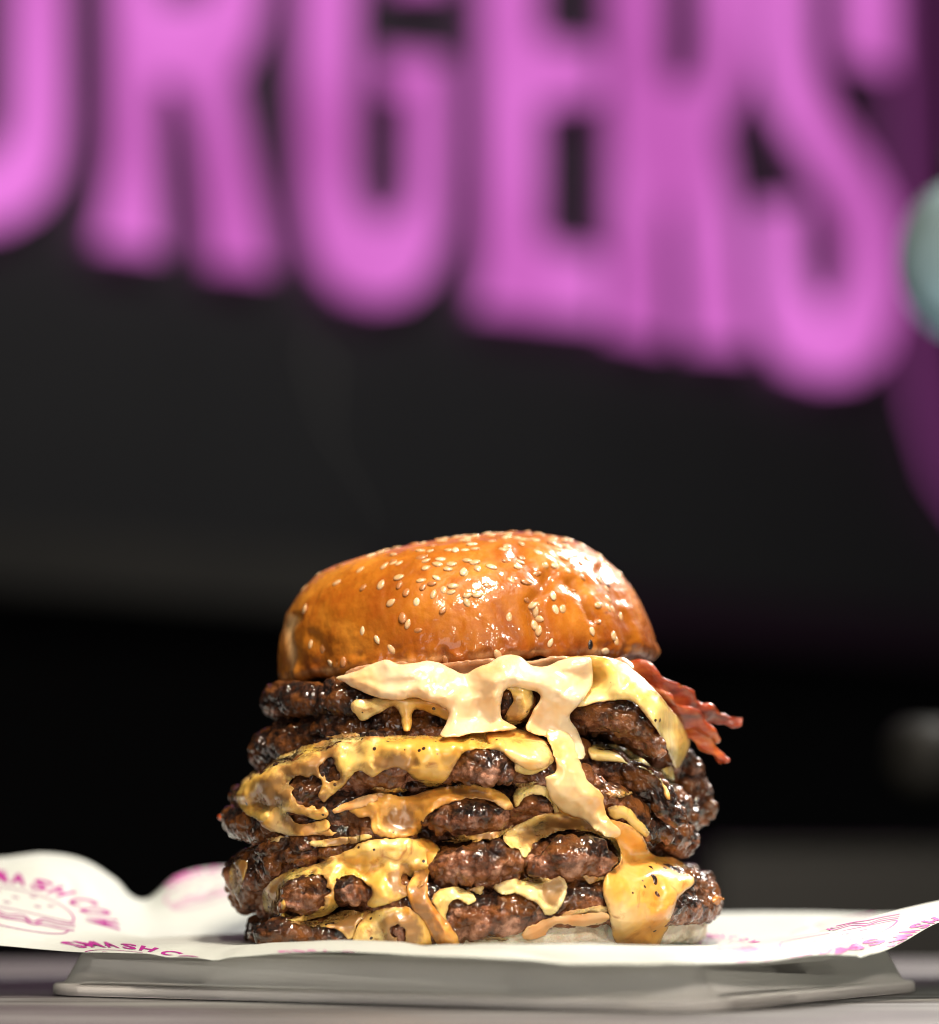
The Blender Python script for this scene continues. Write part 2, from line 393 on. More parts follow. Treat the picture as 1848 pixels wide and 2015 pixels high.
L([([(1200, -520), (1420, -520), (1470, -440), (1480, -200), (1482, 60), (1470, 160), (1440, 230), (1425, 260), (1440, 340), (1458, 470), (1470, 600), (1480, 700), (1352, 692), (1345, 560), (1335, 430), (1320, 400), (1312, 440), (1318, 690), (1192, 662), (1200, 560)], False)],
  [([(1310, -380), (1310, 150), (1365, 160), (1382, 120), (1382, -380)], False)])
L([([(1500, -400), (1530, -500), (1620, -540), (1720, -500), (1758, -400), (1762, 150), (1655, 125), (1655, -380), (1625, -410), (1598, -380), (1596, 60), (1605, 130), (1650, 220), (1710, 310), (1755, 400), (1768, 500), (1766, 620), (1745, 700), (1690, 750), (1620, 757), (1540, 730), (1500, 660), (1490, 560), (1486, 395), (1582, 385), (1586, 540), (1605, 585), (1635, 590), (1655, 560), (1658, 470), (1635, 400), (1580, 320), (1520, 220), (1492, 120), (1488, -100)], False)])

# dim round panel and hanging glass lamp at the right edge
def lathe(name, prof, center, mat, parent=None, axis='Z', seg=64, sm=True):
    bm = bmesh.new(); rings = []
    for r, h in prof:
        ring = []
        for i in range(seg):
            a = 2 * math.pi * i / seg
            p = Vector((r * math.cos(a), r * math.sin(a), h)) if axis == 'Z' else Vector((r * math.cos(a), h, r * math.sin(a)))
            ring.append(bm.verts.new(p + Vector(center)))
        rings.append(ring)
    for a, b in zip(rings[:-1], rings[1:]):
        for i in range(seg): bm.faces.new((a[i], a[(i+1) % seg], b[(i+1) % seg], b[i]))
    bmesh.ops.remove_doubles(bm, verts=bm.verts, dist=0.01)
    bmesh.ops.recalc_face_normals(bm, faces=bm.faces)
    return bm_obj(name, bm, mat, parent, sm)
pan = empty('purple_panel', wall_pt(*on_wall(1900, 600), 30))
letter('panel_face', [([(1768, -300), (1768, 100), (1772, 350), (1785, 640), (1812, 800), (1856, 940), (1940, 1060), (2100, 1120), (2400, 1080), (2500, -300)], False)], mat=mat_emit('dim_purple_acrylic', (0.11, 0.022, 0.095), 0.42, (0.05, 0.01, 0.04)), parent=pan, depth=30, off=20)
tag(pan, 'big dim purple curved panel cut by the right edge of the picture', 'sign')
c = unproj(1900, 512, 470)
LS = 0.57
GL = M('milky_lamp_glass'); GL.set(Base_Color=(0.10, 0.13, 0.13), Roughness=0.35, Emission_Color=GL.ramp(GL.noise(55, 2, map_=GL.mapping((1, 1, .2))), [(0.40, (0.05, 0.075, 0.08)), (0.6, (0.26, 0.42, 0.47))]), Emission_Strength=0.55)
gl = empty('pendant_lamp', c)
sc = 2400 / FPX
lathe('lamp_shade', [(r * LS, h * LS) for r, h in [(max(50 * math.cos(a * math.pi / 36), 0.1), 60 * math.sin(a * math.pi / 36)) for a in range(18, -19, -1)]], c, GL.m, gl)
lathe('lamp_cap', [(r * LS, h * LS) for r, h in [(0.1, 84), (14, 84), (16, 70), (18, 60), (0.1, 59)]], c, mat_simple('black_metal', (0.02, 0.02, 0.02), 0.4), gl, seg=24)
lathe('cord', [(1, 400), (1, 84 * LS)], c, mat_simple('black_cord', (0.015, 0.015, 0.015), 0.6), gl, seg=10)
tag(gl, 'pale teal glass lamp hanging at the right edge beside the last letter', 'lamp')
# dark counter far behind, rounded steel pot
CK = mat_simple('dark_counter_laminate', (0.035, 0.033, 0.03), 0.5)
def box(name, lo, hi, mat, parent=None, bev=0):
    bm = bmesh.new(); bmesh.ops.create_cube(bm, size=1)
    lo, hi = np.array(lo, float), np.array(hi, float)
    for v in bm.verts: v.co = Vector(((lo + hi) / 2 + np.array(v.co) * (hi - lo)))
    if bev: bmesh.ops.bevel(bm, geom=bm.edges[:], offset=bev, segments=3, affect='EDGES')
    return bm_obj(name, bm, mat, parent)
p0 = unproj(950, 1670, 1300)
ct = box('back_counter', (150, 1200, -600), (1300, 1700, unproj(1500, 1665, 1200)[2]), mat_simple('grey_counter_front', (0.007, 0.0068, 0.006), 0.5), bev=6)
tag(ct, 'dim grey counter far behind the tray at the lower right', 'counter')
c = unproj(1820, 1500, 480)
bulb = empty('bracket_bulb', c)
lathe('bulb_glass', smooth_poly([(0.1, 18), (8, 17.5), (14.5, 13), (17.5, 5), (17.5, -6), (14, -14), (8, -17.5), (0.1, -18)], 4, False), c, mat_simple('smoky_glass_bulb', (0.006, 0.0059, 0.0055), 0.6, Specular_IOR_Level=0.15), bulb, seg=40)
bm = bmesh.new(); bmesh.ops.create_cone(bm, segments=16, radius1=4, radius2=4, depth=90, cap_ends=True, matrix=Matrix.Translation(Vector(c) + Vector((60, 0, 0))) @ Matrix.Rotation(math.pi / 2, 4, 'Y'))
bm_obj('bracket', bm, mat_simple('dark_bracket', (0.02, 0.02, 0.02), 0.5), bulb)
tag(bulb, 'unlit smoky round bulb in the dark at the right edge beyond the bacon', 'bulb')

# ------------------------------------------------------------------ table and tray
tb = box('table', (-900, -700, -30), (900, 262, 0), mat_table(), bev=2)
tag(tb, 'weathered grey table top under the tray', kind='structure')
PN = unproj_z(1360, 1994, 0.0); PL = unproj_z(82, 1956, 0.0); PR = unproj_z(1785, 1949, 0.0)
e1 = (PL - PN); e2 = (PR - PN)
n1 = np.linalg.norm(e1); n2 = np.linalg.norm(e2)
a1 = math.atan2(e1[1], e1[0]); a2 = math.atan2(e2[1], e2[0]); mid = (a1 + a2) / 2
d1 = np.array([math.cos(mid + math.pi/4), math.sin(mid + math.pi/4), 0]); d2 = np.array([math.cos(mid - math.pi/4), math.sin(mid - math.pi/4), 0])
print('tray', n1, n2, math.degrees(a1 - a2), PN, PL, PR)
def rrect(o, r, n=8):
    """rounded rectangle offset inwards by o, as world xy"""
    pts = []; 
    for (cx_, cy_, st) in ((n1 - r, n2 - r, 0), (r, n2 - r, 90), (r, r, 180), (n1 - r, r, 270)):
        for i in range(n + 1):
            a = math.radians(st + 90 * i / n); rr = max(r - o, 0.5)
            pts.append((cx_ + rr * math.cos(a), cy_ + rr * math.sin(a)))
    return [PN_c + d1 * p[0] + d2 * p[1] for p in pts]
CR = 16.0
PN_c = PN - (d1 + d2) * CR * (1 - 1/math.sqrt(2)) * 0.9
prof = [(1.2, 0.3), (0.0, 0.6), (0.0, 2.6), (0.5, 3.2), (2.6, 3.4), (3.4, 4.0), (6.6, 9.6), (7.4, 10.9), (9.0, 11.7), (12, 12.0), (40, 11.6)]
bm = bmesh.new(); rings = []
for o, z in prof:
    rings.append([bm.verts.new(Vector((p[0], p[1], z))) for p in rrect(min(o, 15.5), CR)] if o <= 12 else
                 [bm.verts.new(Vector((*( (p[:2] - (PN_c + d1*n1/2 + d2*n2/2)[:2]) * 0.72 + (PN_c + d1*n1/2 + d2*n2/2)[:2]), z))) for p in rrect(12, CR)])
for a, b in zip(rings[:-1], rings[1:]):
    for i in range(len(a)): bm.faces.new((a[i], a[(i+1) % len(a)], b[(i+1) % len(a)], b[i]))
bm.faces.new(rings[-1])
bmesh.ops.solidify(bm, geom=bm.faces[:], thickness=0.8)
bmesh.ops.recalc_face_normals(bm, faces=bm.faces)
tray = bm_obj('plastic_tray', bm, mat_tray(), None, True)
tag(tray, 'shallow frosted clear plastic tray standing on the grey table', 'tray')

# ------------------------------------------------------------------ greaseproof paper sheet
def cr1(xs, ys, x):
    """smooth interpolation (monotone-ish cubic) of ys over xs"""
    xs = np.array(xs, float); ys = np.array(ys, float); x = np.clip(x, xs[0], xs[-1])
    m = np.gradient(ys, xs); i = np.clip(np.searchsorted(xs, x) - 1, 0, len(xs) - 2); h = xs[i+1] - xs[i]; t = (x - xs[i]) / h
    return (2*t**3-3*t**2+1)*ys[i] + (t**3-2*t**2+t)*h*m[i] + (-2*t**3+3*t**2)*ys[i+1] + (t**3-t**2)*h*m[i+1]
PXC = [-260, -120, 0, 90, 170, 225, 280, 345, 430, 600, 924, 1250, 1360, 1480, 1600, 1736, 1850, 2000, 2150]
ROWS = [  # (guide y, camera distance) for every column
 ([1850, 1856, 1863, 1869, 1873, 1875, 1877, 1879, 1882, 1877, 1883, 1892, 1894, 1890, 1880, 1872, 1818, 1790, 1775], [870, 868, 866, 866, 858, 852, 846, 840, 832, 816, 792, 776, 772, 786, 806, 838, 850, 862, 870]),
 ([1840, 1846, 1853, 1860, 1862, 1860, 1858, 1858, 1857, 1856, 1857, 1860, 1862, 1862, 1852, 1825, 1800, 1775, 1760], [880, 876, 874, 873, 868, 863, 858, 852, 844, 828, 804, 788, 786, 798, 818, 850, 862, 872, 880]),
 ([1800, 1806, 1815, 1830, 1842, 1847, 1852, 1855, 1858, 1860, 1862, 1866, 1864, 1858, 1832, 1800, 1775, 1755, 1742], [910, 905, 900, 898, 890, 885, 880, 875, 868, 855, 836, 830, 835, 840, 850, 875, 885, 890, 895]),
 ([1750, 1750, 1750, 1760, 1790, 1812, 1835, 1839, 1845, 1848, 1848, 1850, 1850, 1848, 1838, 1815, 1800, 1790, 1780], [950, 945, 940, 935, 930, 925, 920, 914, 905, 895, 890, 890, 895, 900, 905, 915, 925, 930, 935]),
 ([1715, 1708, 1700, 1700, 1732, 1775, 1808, 1812, 1816, 1825, 1828, 1828, 1828, 1825, 1815, 1800, 1795, 1792, 1790], [975, 970, 965, 960, 955, 952, 950, 950, 950, 950, 950, 950, 950, 950, 950, 955, 960, 965, 970]),
 ([1700, 1694, 1686, 1677, 1692, 1726, 1768, 1722, 1704, 1760, 1800, 1800, 1797, 1797, 1798, 1801, 1798, 1800, 1800], [990, 988, 985, 984, 985, 988, 990, 999, 1010, 1005, 1000, 1000, 1000, 1000, 1000, 1000, 1000, 1005, 1010]),
]
NU, NV = 260, 60
pu = np.linspace(-260, 2150, NU)
gy = np.stack([cr1(PXC, r[0], pu) for r in ROWS]); gd = np.stack([cr1(PXC, r[1], pu) for r in ROWS])
tv = np.linspace(0, 5, NV)
PG = np.zeros((NV, NU, 3))
for j in range(NU):
    yy = cr1(range(6), gy[:, j], tv); dd = cr1(range(6), gd[:, j], tv)
    PG[:, j] = unproj(np.full(NV, pu[j]), yy, dd + CAM[1])
PG[..., 2] += fbm(PG * np.array([1, 1, 0]), 30, 3) * 0.8
PG[..., 2] -= np.maximum(0.35 - np.abs(fbm(PG * np.array([1, 1, 0]), 42, 1, 5)) * 5, 0) * 2.2
PG[..., 2] = np.maximum(PG[..., 2], 1.0)
# keep the sheet on top of the tray inside its outline
rel = PG - PN_c; cu_, cv_ = rel @ d1, rel @ d2
ins = np.minimum(np.minimum(cu_ - 3, n1 - 3 - cu_), np.minimum(cv_ - 3, n2 - 3 - cv_))
PG[..., 2] = np.where(ins > 0, np.maximum(PG[..., 2], 12.25), PG[..., 2])
ii = np.arange(NV * NU).reshape(NV, NU)
PQ = np.stack([ii[:-1, :-1], ii[:-1, 1:], ii[1:, 1:], ii[1:, :-1]], -1).reshape(-1, 4)
paper = empty('greaseproof_paper', (0, 0, 12))
tag(paper, 'wavy white greaseproof paper printed in magenta, spread over the tray under the burger', 'paper')
PV = PG.reshape(-1, 3)
sheet = mesh_np('sheet', PV, PQ, mat_paper(), paper)
so = sheet.modifiers.new('thickness', 'SOLIDIFY'); so.thickness = 0.0001; so.offset = -1
pbvh = BVHTree.FromPolygons([Vector(v) for v in PV], PQ.tolist())

# printing: vertices of flat shapes are laid on the sheet
INK = mat_simple('magenta_ink', (0.30, 0.015, 0.20), 0.5)
INK2 = mat_simple('faded_magenta_ink', (0.50, 0.12, 0.36), 0.5)
def glyph(ch):
    cu = bpy.data.curves.new('g', 'FONT'); cu.body = ch; cu.align_x = 'CENTER'; cu.size = 1.0; cu.offset = 0.035; cu.resolution_u = 3
    o = bpy.data.objects.new('g', cu); COL.objects.link(o); dg = bpy.context.evaluated_depsgraph_get()
    me = bpy.data.meshes.new_from_object(o.evaluated_get(dg)); bpy.data.objects.remove(o)
    bm = bmesh.new(); bm.from_mesh(me); bpy.data.meshes.remove(me)
    bmesh.ops.triangulate(bm, faces=bm.faces)
    bmesh.ops.subdivide_edges(bm, edges=[e for e in bm.edges if e.calc_length() > 0.2], cuts=2, use_grid_fill=False)
    bmesh.ops.triangulate(bm, faces=bm.faces)
    bm.verts.index_update()
    V = np.array([v.co[:2] for v in bm.verts]); F = [[v.index for v in f.verts] for f in bm.faces]; bm.free()
    V[:, 1] = (V[:, 1] - 0.35) / 0.70            # cap height -> -0.5..0.5
    V[:, 0] = (V[:, 0] - (V[:, 0].max() + V[:, 0].min()) / 2) / max(V[:, 0].max() - V[:, 0].min(), 0.3)
    return V, F
GLY = {c: glyph(c) for c in 'SMAHCOW'}
def stroke(P, w, closed=False):
    P = smooth_poly(P, 5, closed) ; n = len(P)
    if closed: T = np.roll(P, -1, 0) - np.roll(P, 1, 0)
    else: T = np.gradient(P, axis=0)
    N = np.stack([-T[:, 1], T[:, 0]], 1); N /= np.maximum(np.linalg.norm(N, axis=1), 1e-9)[:, None]
    V = np.concatenate([P + N * w / 2, P - N * w / 2]); F = []
    for i in range(n if closed else n - 1):
        j = (i + 1) % n; F += [[i, j, n + j], [i, n + j, n + i]]
    return V, F
def logo_shapes(word='SMASH COW', a0=121, parts='both'):
    out = []
    if parts != 'icon':
        angs = {0: 121, 1: 104, 2: 88, 3: 73, 4: 59, 6: 41, 7: 25, 8: 6}
        for i, a in angs.items():
            V, F = GLY[word[i]]; w = 0.30 if word[i] in 'MW' else 0.20
            r = 1 + V[:, 1] * 0.36; th = np.radians(a) - V[:, 0] * w
            out.append((np.stack([r * np.cos(th), r * np.sin(th)], 1), F))
    if parts != 'text':
        W_ = 0.022
        def E(cx, cy, rx, ry, a, b, n=14):
            t = np.radians(np.linspace(a, b, n)); return np.stack([cx + rx * np.cos(t), cy + ry * np.sin(t)], 1)
        out.append(stroke(np.concatenate([E(0, 0.02, 0.66, 0.62, -6, 186), [(-0.55, -0.1), (0, -0.06), (0.55, -0.1)]]), W_, True))
        wav = [(-0.66, -0.16), (-0.45, -0.2), (-0.3, -0.12), (-0.12, -0.26), (0.08, -0.2), (0.2, -0.34), (0.32, -0.18), (0.5, -0.2), (0.68, -0.14)]
        out.append(stroke(wav, W_ * 1.4)); out.append(stroke([(x, y - 0.09) for x, y in wav], W_))
        out.append(stroke([(x * .98, y * 0.3 - 0.33) for x, y in wav], W_ * 1.6))
        out.append(stroke(np.concatenate([[(-0.6, -0.42)], E(0, -0.45, 0.58, 0.24, 185, 355), [(0.6, -0.42)]]), W_))
        for x, y in ((-0.4, .3), (-.22, .46), (0, .36), (0.2, .5), (0.4, .3), (-.1, .14), (.25, .2), (-.3, .1)):
            out.append(stroke(E(x, y, 0.035, 0.02, 0, 330, 7), 0.014, True))
    return out
def print_on(name, shapes, mp, mat, label=None, off=0.12):
    VV = []; FF = []; n = 0
    for V, F in shapes:
        P = mp(V); D = ray(P[:, 0], P[:, 1]); ok = np.ones(len(V), bool); W3 = np.zeros((len(V), 3))
        for i, d in enumerate(D):
            h = pbvh.ray_cast(Vector(CAM), Vector(d).normalized())
            if h[0] is None: ok[i] = False; continue
            nn = h[1] if h[1].dot(Vector(d)) < 0 else -h[1]
            W3[i] = np.array(h[0] + nn * off)
        F = [f for f in F if all(ok[k] for k in f) and max(np.linalg.norm(W3[f[0]] - W3[f[1]]), np.linalg.norm(W3[f[2]] - W3[f[1]])) < 9]
        VV.append(W3); FF += [[k + n for k in f] for f in F]; n += len(V)
    if not FF: return
    FF = np.array(FF); lab = np.arange(n)
    while True:
        m = lab[FF].min(1); new = lab.copy()
        for c_ in range(3): np.minimum.at(new, FF[:, c_], m)
        if (new == lab).all(): break
        lab = new
    u_, ct = np.unique(lab[FF[:, 0]], return_counts=True); FF = FF[lab[FF[:, 0]] == u_[ct.argmax()]]
    if len(FF) < 4: return
    used = np.unique(FF); remap = np.zeros(n, int); remap[used] = np.arange(len(used)); FF = remap[FF]; VV = [np.concatenate(VV)[used]]
    o = mesh_np(name, np.concatenate(VV), np.array(FF), mat, paper, False)
    if label: o['label'] = label
    return o
def affine(cx, cy, ax, ay, shear=0.0, rot=0.0, bulge=0.0):
    c, s = math.cos(math.radians(rot)), math.sin(math.radians(rot))
    def f(V):
        X = V[:, 0] * c - V[:, 1] * s; Y = V[:, 0] * s + V[:, 1] * c
        return np.stack([cx + ax * X, cy - ay * Y + shear * ax * X], 1)
    return f
k_ = 0.3055
for af, ink in ((affine(100 * k_, 1656 + 430 * k_, 567 * k_, 190 * k_, 0.2), INK), (affine(262, 1890, 150, 26, 0.12, 20), INK),
                (affine(405, 1752, 120, 42, -0.25, 10), INK2), (affine(1650, 1836, 175, 36, -0.22, 172), INK2),
                (affine(1900, 1830, 130, 34, -0.2, 60), INK2), (affine(1430, 1862, 80, 18, 0.1, 40), INK2), (affine(680, 1893, 150, 18, 0.05, 15), INK2)):
    for sh in logo_shapes(parts='text'): print_on('printed_letter', [sh], af, ink)
    for sh in logo_shapes(parts='icon'): print_on('printed_line', [sh], af, ink)

# ------------------------------------------------------------------ the burger
BASE = (3.0, 0.0, 12.6)
burger = empty('burger', BASE)
tag(burger, 'towering cheeseburger of stacked seared patties with dripping cheese under a glazed sesame bun', 'burger')
BV = []      # (verts, quads) already built, for draping
H = 0.43
def build_patty(path, half, ry, ycen=0.0, lumps=(), seed=0, crumbs=260, nexp=2.5, zjit=1.0):
    """path: front rim centre line in guide pixels; half: half thickness in guide px along the path"""
    r_ = np.random.default_rng(100 + seed)
    path = np.array(path, float)
    Xs, Zs = [], []
    xl = unproj(path[0, 0], path[0, 1], ycen)[0]; xr = unproj(path[-1, 0], path[-1, 1], ycen)[0]
    xm = (xl + xr) / 2; rx = (xr - xl) / 2
    def yfront(x): return ycen - ry * np.maximum(1 - np.abs((x - xm) / rx) ** nexp, 0) ** (1 / nexp)
    for px, py in path:
        x = unproj(px, py, ycen)[0]
        for _ in range(3): x = unproj(px, py, float(yfront(np.array(x))))[0]
        P = unproj(px, py, float(yfront(np.array(x)))); Xs.append(P[0]); Zs.append(P[2])
    zf = lambda x: np.interp(x, Xs, Zs)
    hp = np.array(half, float) * 0.1335 * 1.06
    hf = lambda x: np.interp(x, np.linspace(Xs[0], Xs[-1], len(hp)), hp)
    blobs = []
    # rim of lumps
    for side in (-1, 1):
        t = 0.0
        while t < math.pi:
            th = t if side == 1 else -t
            cx_, cy_ = math.cos(th), math.sin(th)
            x = xm + rx * np.sign(cx_) * abs(cx_) ** (2 / nexp); y = ycen + ry * np.sign(cy_) * abs(cy_) ** (2 / nexp)
            h = float(hf(x)); r = h * r_.uniform(0.6, 1.12)
            inn = r * r_.uniform(0.55, 1.45); L_ = math.hypot(x - xm, y - ycen) + 1e-6
            zw = 0.30 * h * math.sin(3 * th + seed * 2.1) + 0.16 * h * math.sin(7 * th + seed)
            blobs.append((x - (x - xm) / L_ * inn, y - (y - ycen) / L_ * inn, float(zf(x)) + zw + r_.normal(0, 0.2 * h * zjit), r, r_.uniform(0.9, 1.2)))
            # small crumbs on the face of the rim
            for _ in range(8):
                rr = r_.uniform(0.7, 2.5); an = r_.uniform(-1.3, 1.3)
                oo = inn - r * math.cos(an) * 0.9 + rr * 0.3 + r_.uniform(0, 1)
                jt = r_.uniform(-2, 2, 2)
                blobs.append((x - (x - xm) / L_ * oo + jt[0], y - (y - ycen) / L_ * oo + jt[1] * .3, float(zf(x)) + r * math.sin(an) * 0.85, rr, 1.0))
            t += r * 0.75 / max(rx, ry)
    for poly, yf, rmax in lumps:
        P = smooth_poly(poly, 4); x0, y0 = P.min(0); x1, y1 = P.max(0); n = 0; tries = 0
        target = (x1 - x0) * (y1 - y0) / (rmax / 0.1335) ** 2 * 2.2 + 10
        while n < target and tries < 3000:
            tries += 1
            q = np.array([[r_.uniform(x0, x1), r_.uniform(y0, y1)]]); d = sdist(P, q)[0] * 0.1335
            if d < 0.9: continue
            r = min(d, rmax * r_.uniform(0.5, 1.0)); 
            xx = unproj(q[0, 0], q[0, 1], yf)
            bulge = min(d, rmax * 1.4)
            C = unproj(q[0, 0], q[0, 1], yf + rmax * 1.4 - bulge + r * 0.8)
            blobs.append((C[0], C[1], C[2], r * 0.85, r_.uniform(0.9, 1.5))); n += 1
    blobs = np.array(blobs)
    tz = lambda x: zf(x)
    bz = blobs[:, 2] - tz(blobs[:, 0])
    lo = np.array([blobs[:, 0].min(), blobs[:, 1].min(), bz.min()]) - 8; hi = np.array([blobs[:, 0].max(), blobs[:, 1].max(), bz.max()]) + 8
    nn = np.ceil((hi - lo) / H).astype(int)
    ax = [lo[i] + H * np.arange(nn[i]) for i in range(3)]
    E = np.zeros(tuple(nn), np.float32); K = 1.6
    for (x, y, z, r, fl), zz in zip(blobs, bz):
        R = r + 2.2
        sl = [slice(max(int((c - R - lo[i]) / H), 0), min(int((c + R - lo[i]) / H) + 2, nn[i])) for i, c in enumerate((x, y, zz))]
        X_, Y_, Z_ = ax[0][sl[0]][:, None, None], ax[1][sl[1]][None, :, None], ax[2][sl[2]][None, None, :]
        d = np.sqrt((X_ - x) ** 2 + (Y_ - y) ** 2 + ((Z_ - zz) * fl) ** 2) - r
        E[tuple(sl)] += np.exp(-K * np.clip(d, -4, 2.2)) * (d < 2.2)
    F = np.where(E > 0.03, -np.log(np.maximum(E, 1e-6)) / K, 2.2)
    hx = hf(ax[0])[:, None, None] * 1.35
    rad = (np.abs((ax[0] - xm) / rx) ** nexp)[:, None, None] + (np.abs((ax[1] - ycen) / ry) ** nexp)[None, :, None]
    slab = np.maximum((rad ** (1 / nexp) - 0.86) * min(rx, ry), np.abs(ax[2])[None, None, :] - hx)
    F = np.minimum(F, slab.astype(np.float32))
    # hollow out the never-seen core to save triangles
    core = np.maximum((rad ** (1 / nexp) - 0.55) * min(rx, ry), -9)
    F = np.maximum(F, -core.astype(np.float32))
    V, Q = surface_nets(F)
    V = lo + V * H
    V[:, 2] += tz(V[:, 0])
    V = smooth(V, Q, 1, 0.25)
    N = vnormals(V, Q)
    V = V + N * (fbm(V, 3.2, 3, seed)[:, None] * 1.0 - ((1 - np.minimum(np.abs(fbm(V, 3.6, 2, seed + 5)) * 3.6, 1)) * np.clip(0.4 + 2.4 * fbm(V, 9, 2, seed + 9), 0, 1.3))[:, None] * 1.1 + 0.3 + fbm(V, 1.5, 2, seed + 14)[:, None] * 0.5)
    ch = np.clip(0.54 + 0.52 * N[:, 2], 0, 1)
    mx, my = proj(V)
    for a_, b_, ra, rb, am in CHAR_SHADE: ch = ch + 1.15 * am * np.exp(-((mx - a_) / ra) ** 2 - ((my - b_) / rb) ** 2) * (V[:, 1] < 10)
    return V, Q, ch
def sdist(P, q):
    """signed distance (px) of points q to closed polygon P, positive inside"""
    A_ = P; B_ = np.roll(P, -1, 0); q = np.asarray(q, float)
    best = np.full(len(q), 1e18); ins = np.zeros(len(q), bool)
    for a, b in zip(A_, B_):
        ab = b - a; t = np.clip(((q - a) @ ab) / max(ab @ ab, 1e-9), 0, 1)
        dd = ((q - (a + t[:, None] * ab)) ** 2).sum(1); best = np.minimum(best, dd)
        c_ = (a[1] > q[:, 1]) != (b[1] > q[:, 1])
        with np.errstate(divide='ignore', invalid='ignore'):
            xi = (b[0] - a[0]) * (q[:, 1] - a[1]) / (b[1] - a[1]) + a[0]
        ins ^= c_ & (q[:, 0] < xi)
    return np.sqrt(best) * np.where(ins, 1, -1)

CHAR_SHADE = [(1215, 1395, 50, 22, .8), (1265, 1425, 30, 22, .7), (1150, 1385, 22, 10, .5), (960, 1478, 40, 12, .7), (1230, 1500, 60, 22, .8), (1300, 1555, 35, 35, .8), (1335, 1600, 20, 30, .6), (700, 1592, 40, 20, .8),
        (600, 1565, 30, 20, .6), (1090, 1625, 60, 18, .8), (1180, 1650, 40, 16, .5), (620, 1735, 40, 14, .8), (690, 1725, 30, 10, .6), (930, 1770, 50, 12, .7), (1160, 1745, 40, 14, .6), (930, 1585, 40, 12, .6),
        (1375, 1725, 30, 14, .9), (600, 1440, 130, 60, .6), (640, 1370, 150, 35, .5), (480, 1640, 50, 40, .3), (1380, 1560, 40, 60, .3), (1300, 1650, 50, 30, .4), (560, 1850, 60, 20, .6), (1000, 1560, 50, 14, .5), (700, 1675, 60, 20, .4), (500, 1690, 60, 30, .3),  # the two wide upper-left patches are shadow put in as extra char
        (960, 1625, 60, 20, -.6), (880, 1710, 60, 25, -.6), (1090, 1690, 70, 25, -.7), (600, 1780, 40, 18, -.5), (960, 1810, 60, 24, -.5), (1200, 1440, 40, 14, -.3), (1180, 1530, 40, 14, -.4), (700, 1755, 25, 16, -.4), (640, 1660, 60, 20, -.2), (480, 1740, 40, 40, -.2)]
def proj(V):
    d = V - CAM; cp, sp = math.cos(PITCH), math.sin(PITCH)
    f = d[:, 1] * cp + d[:, 2] * sp; u = -d[:, 1] * sp + d[:, 2] * cp
    return CX + FPX * d[:, 0] / f, CY - FPX * u / f
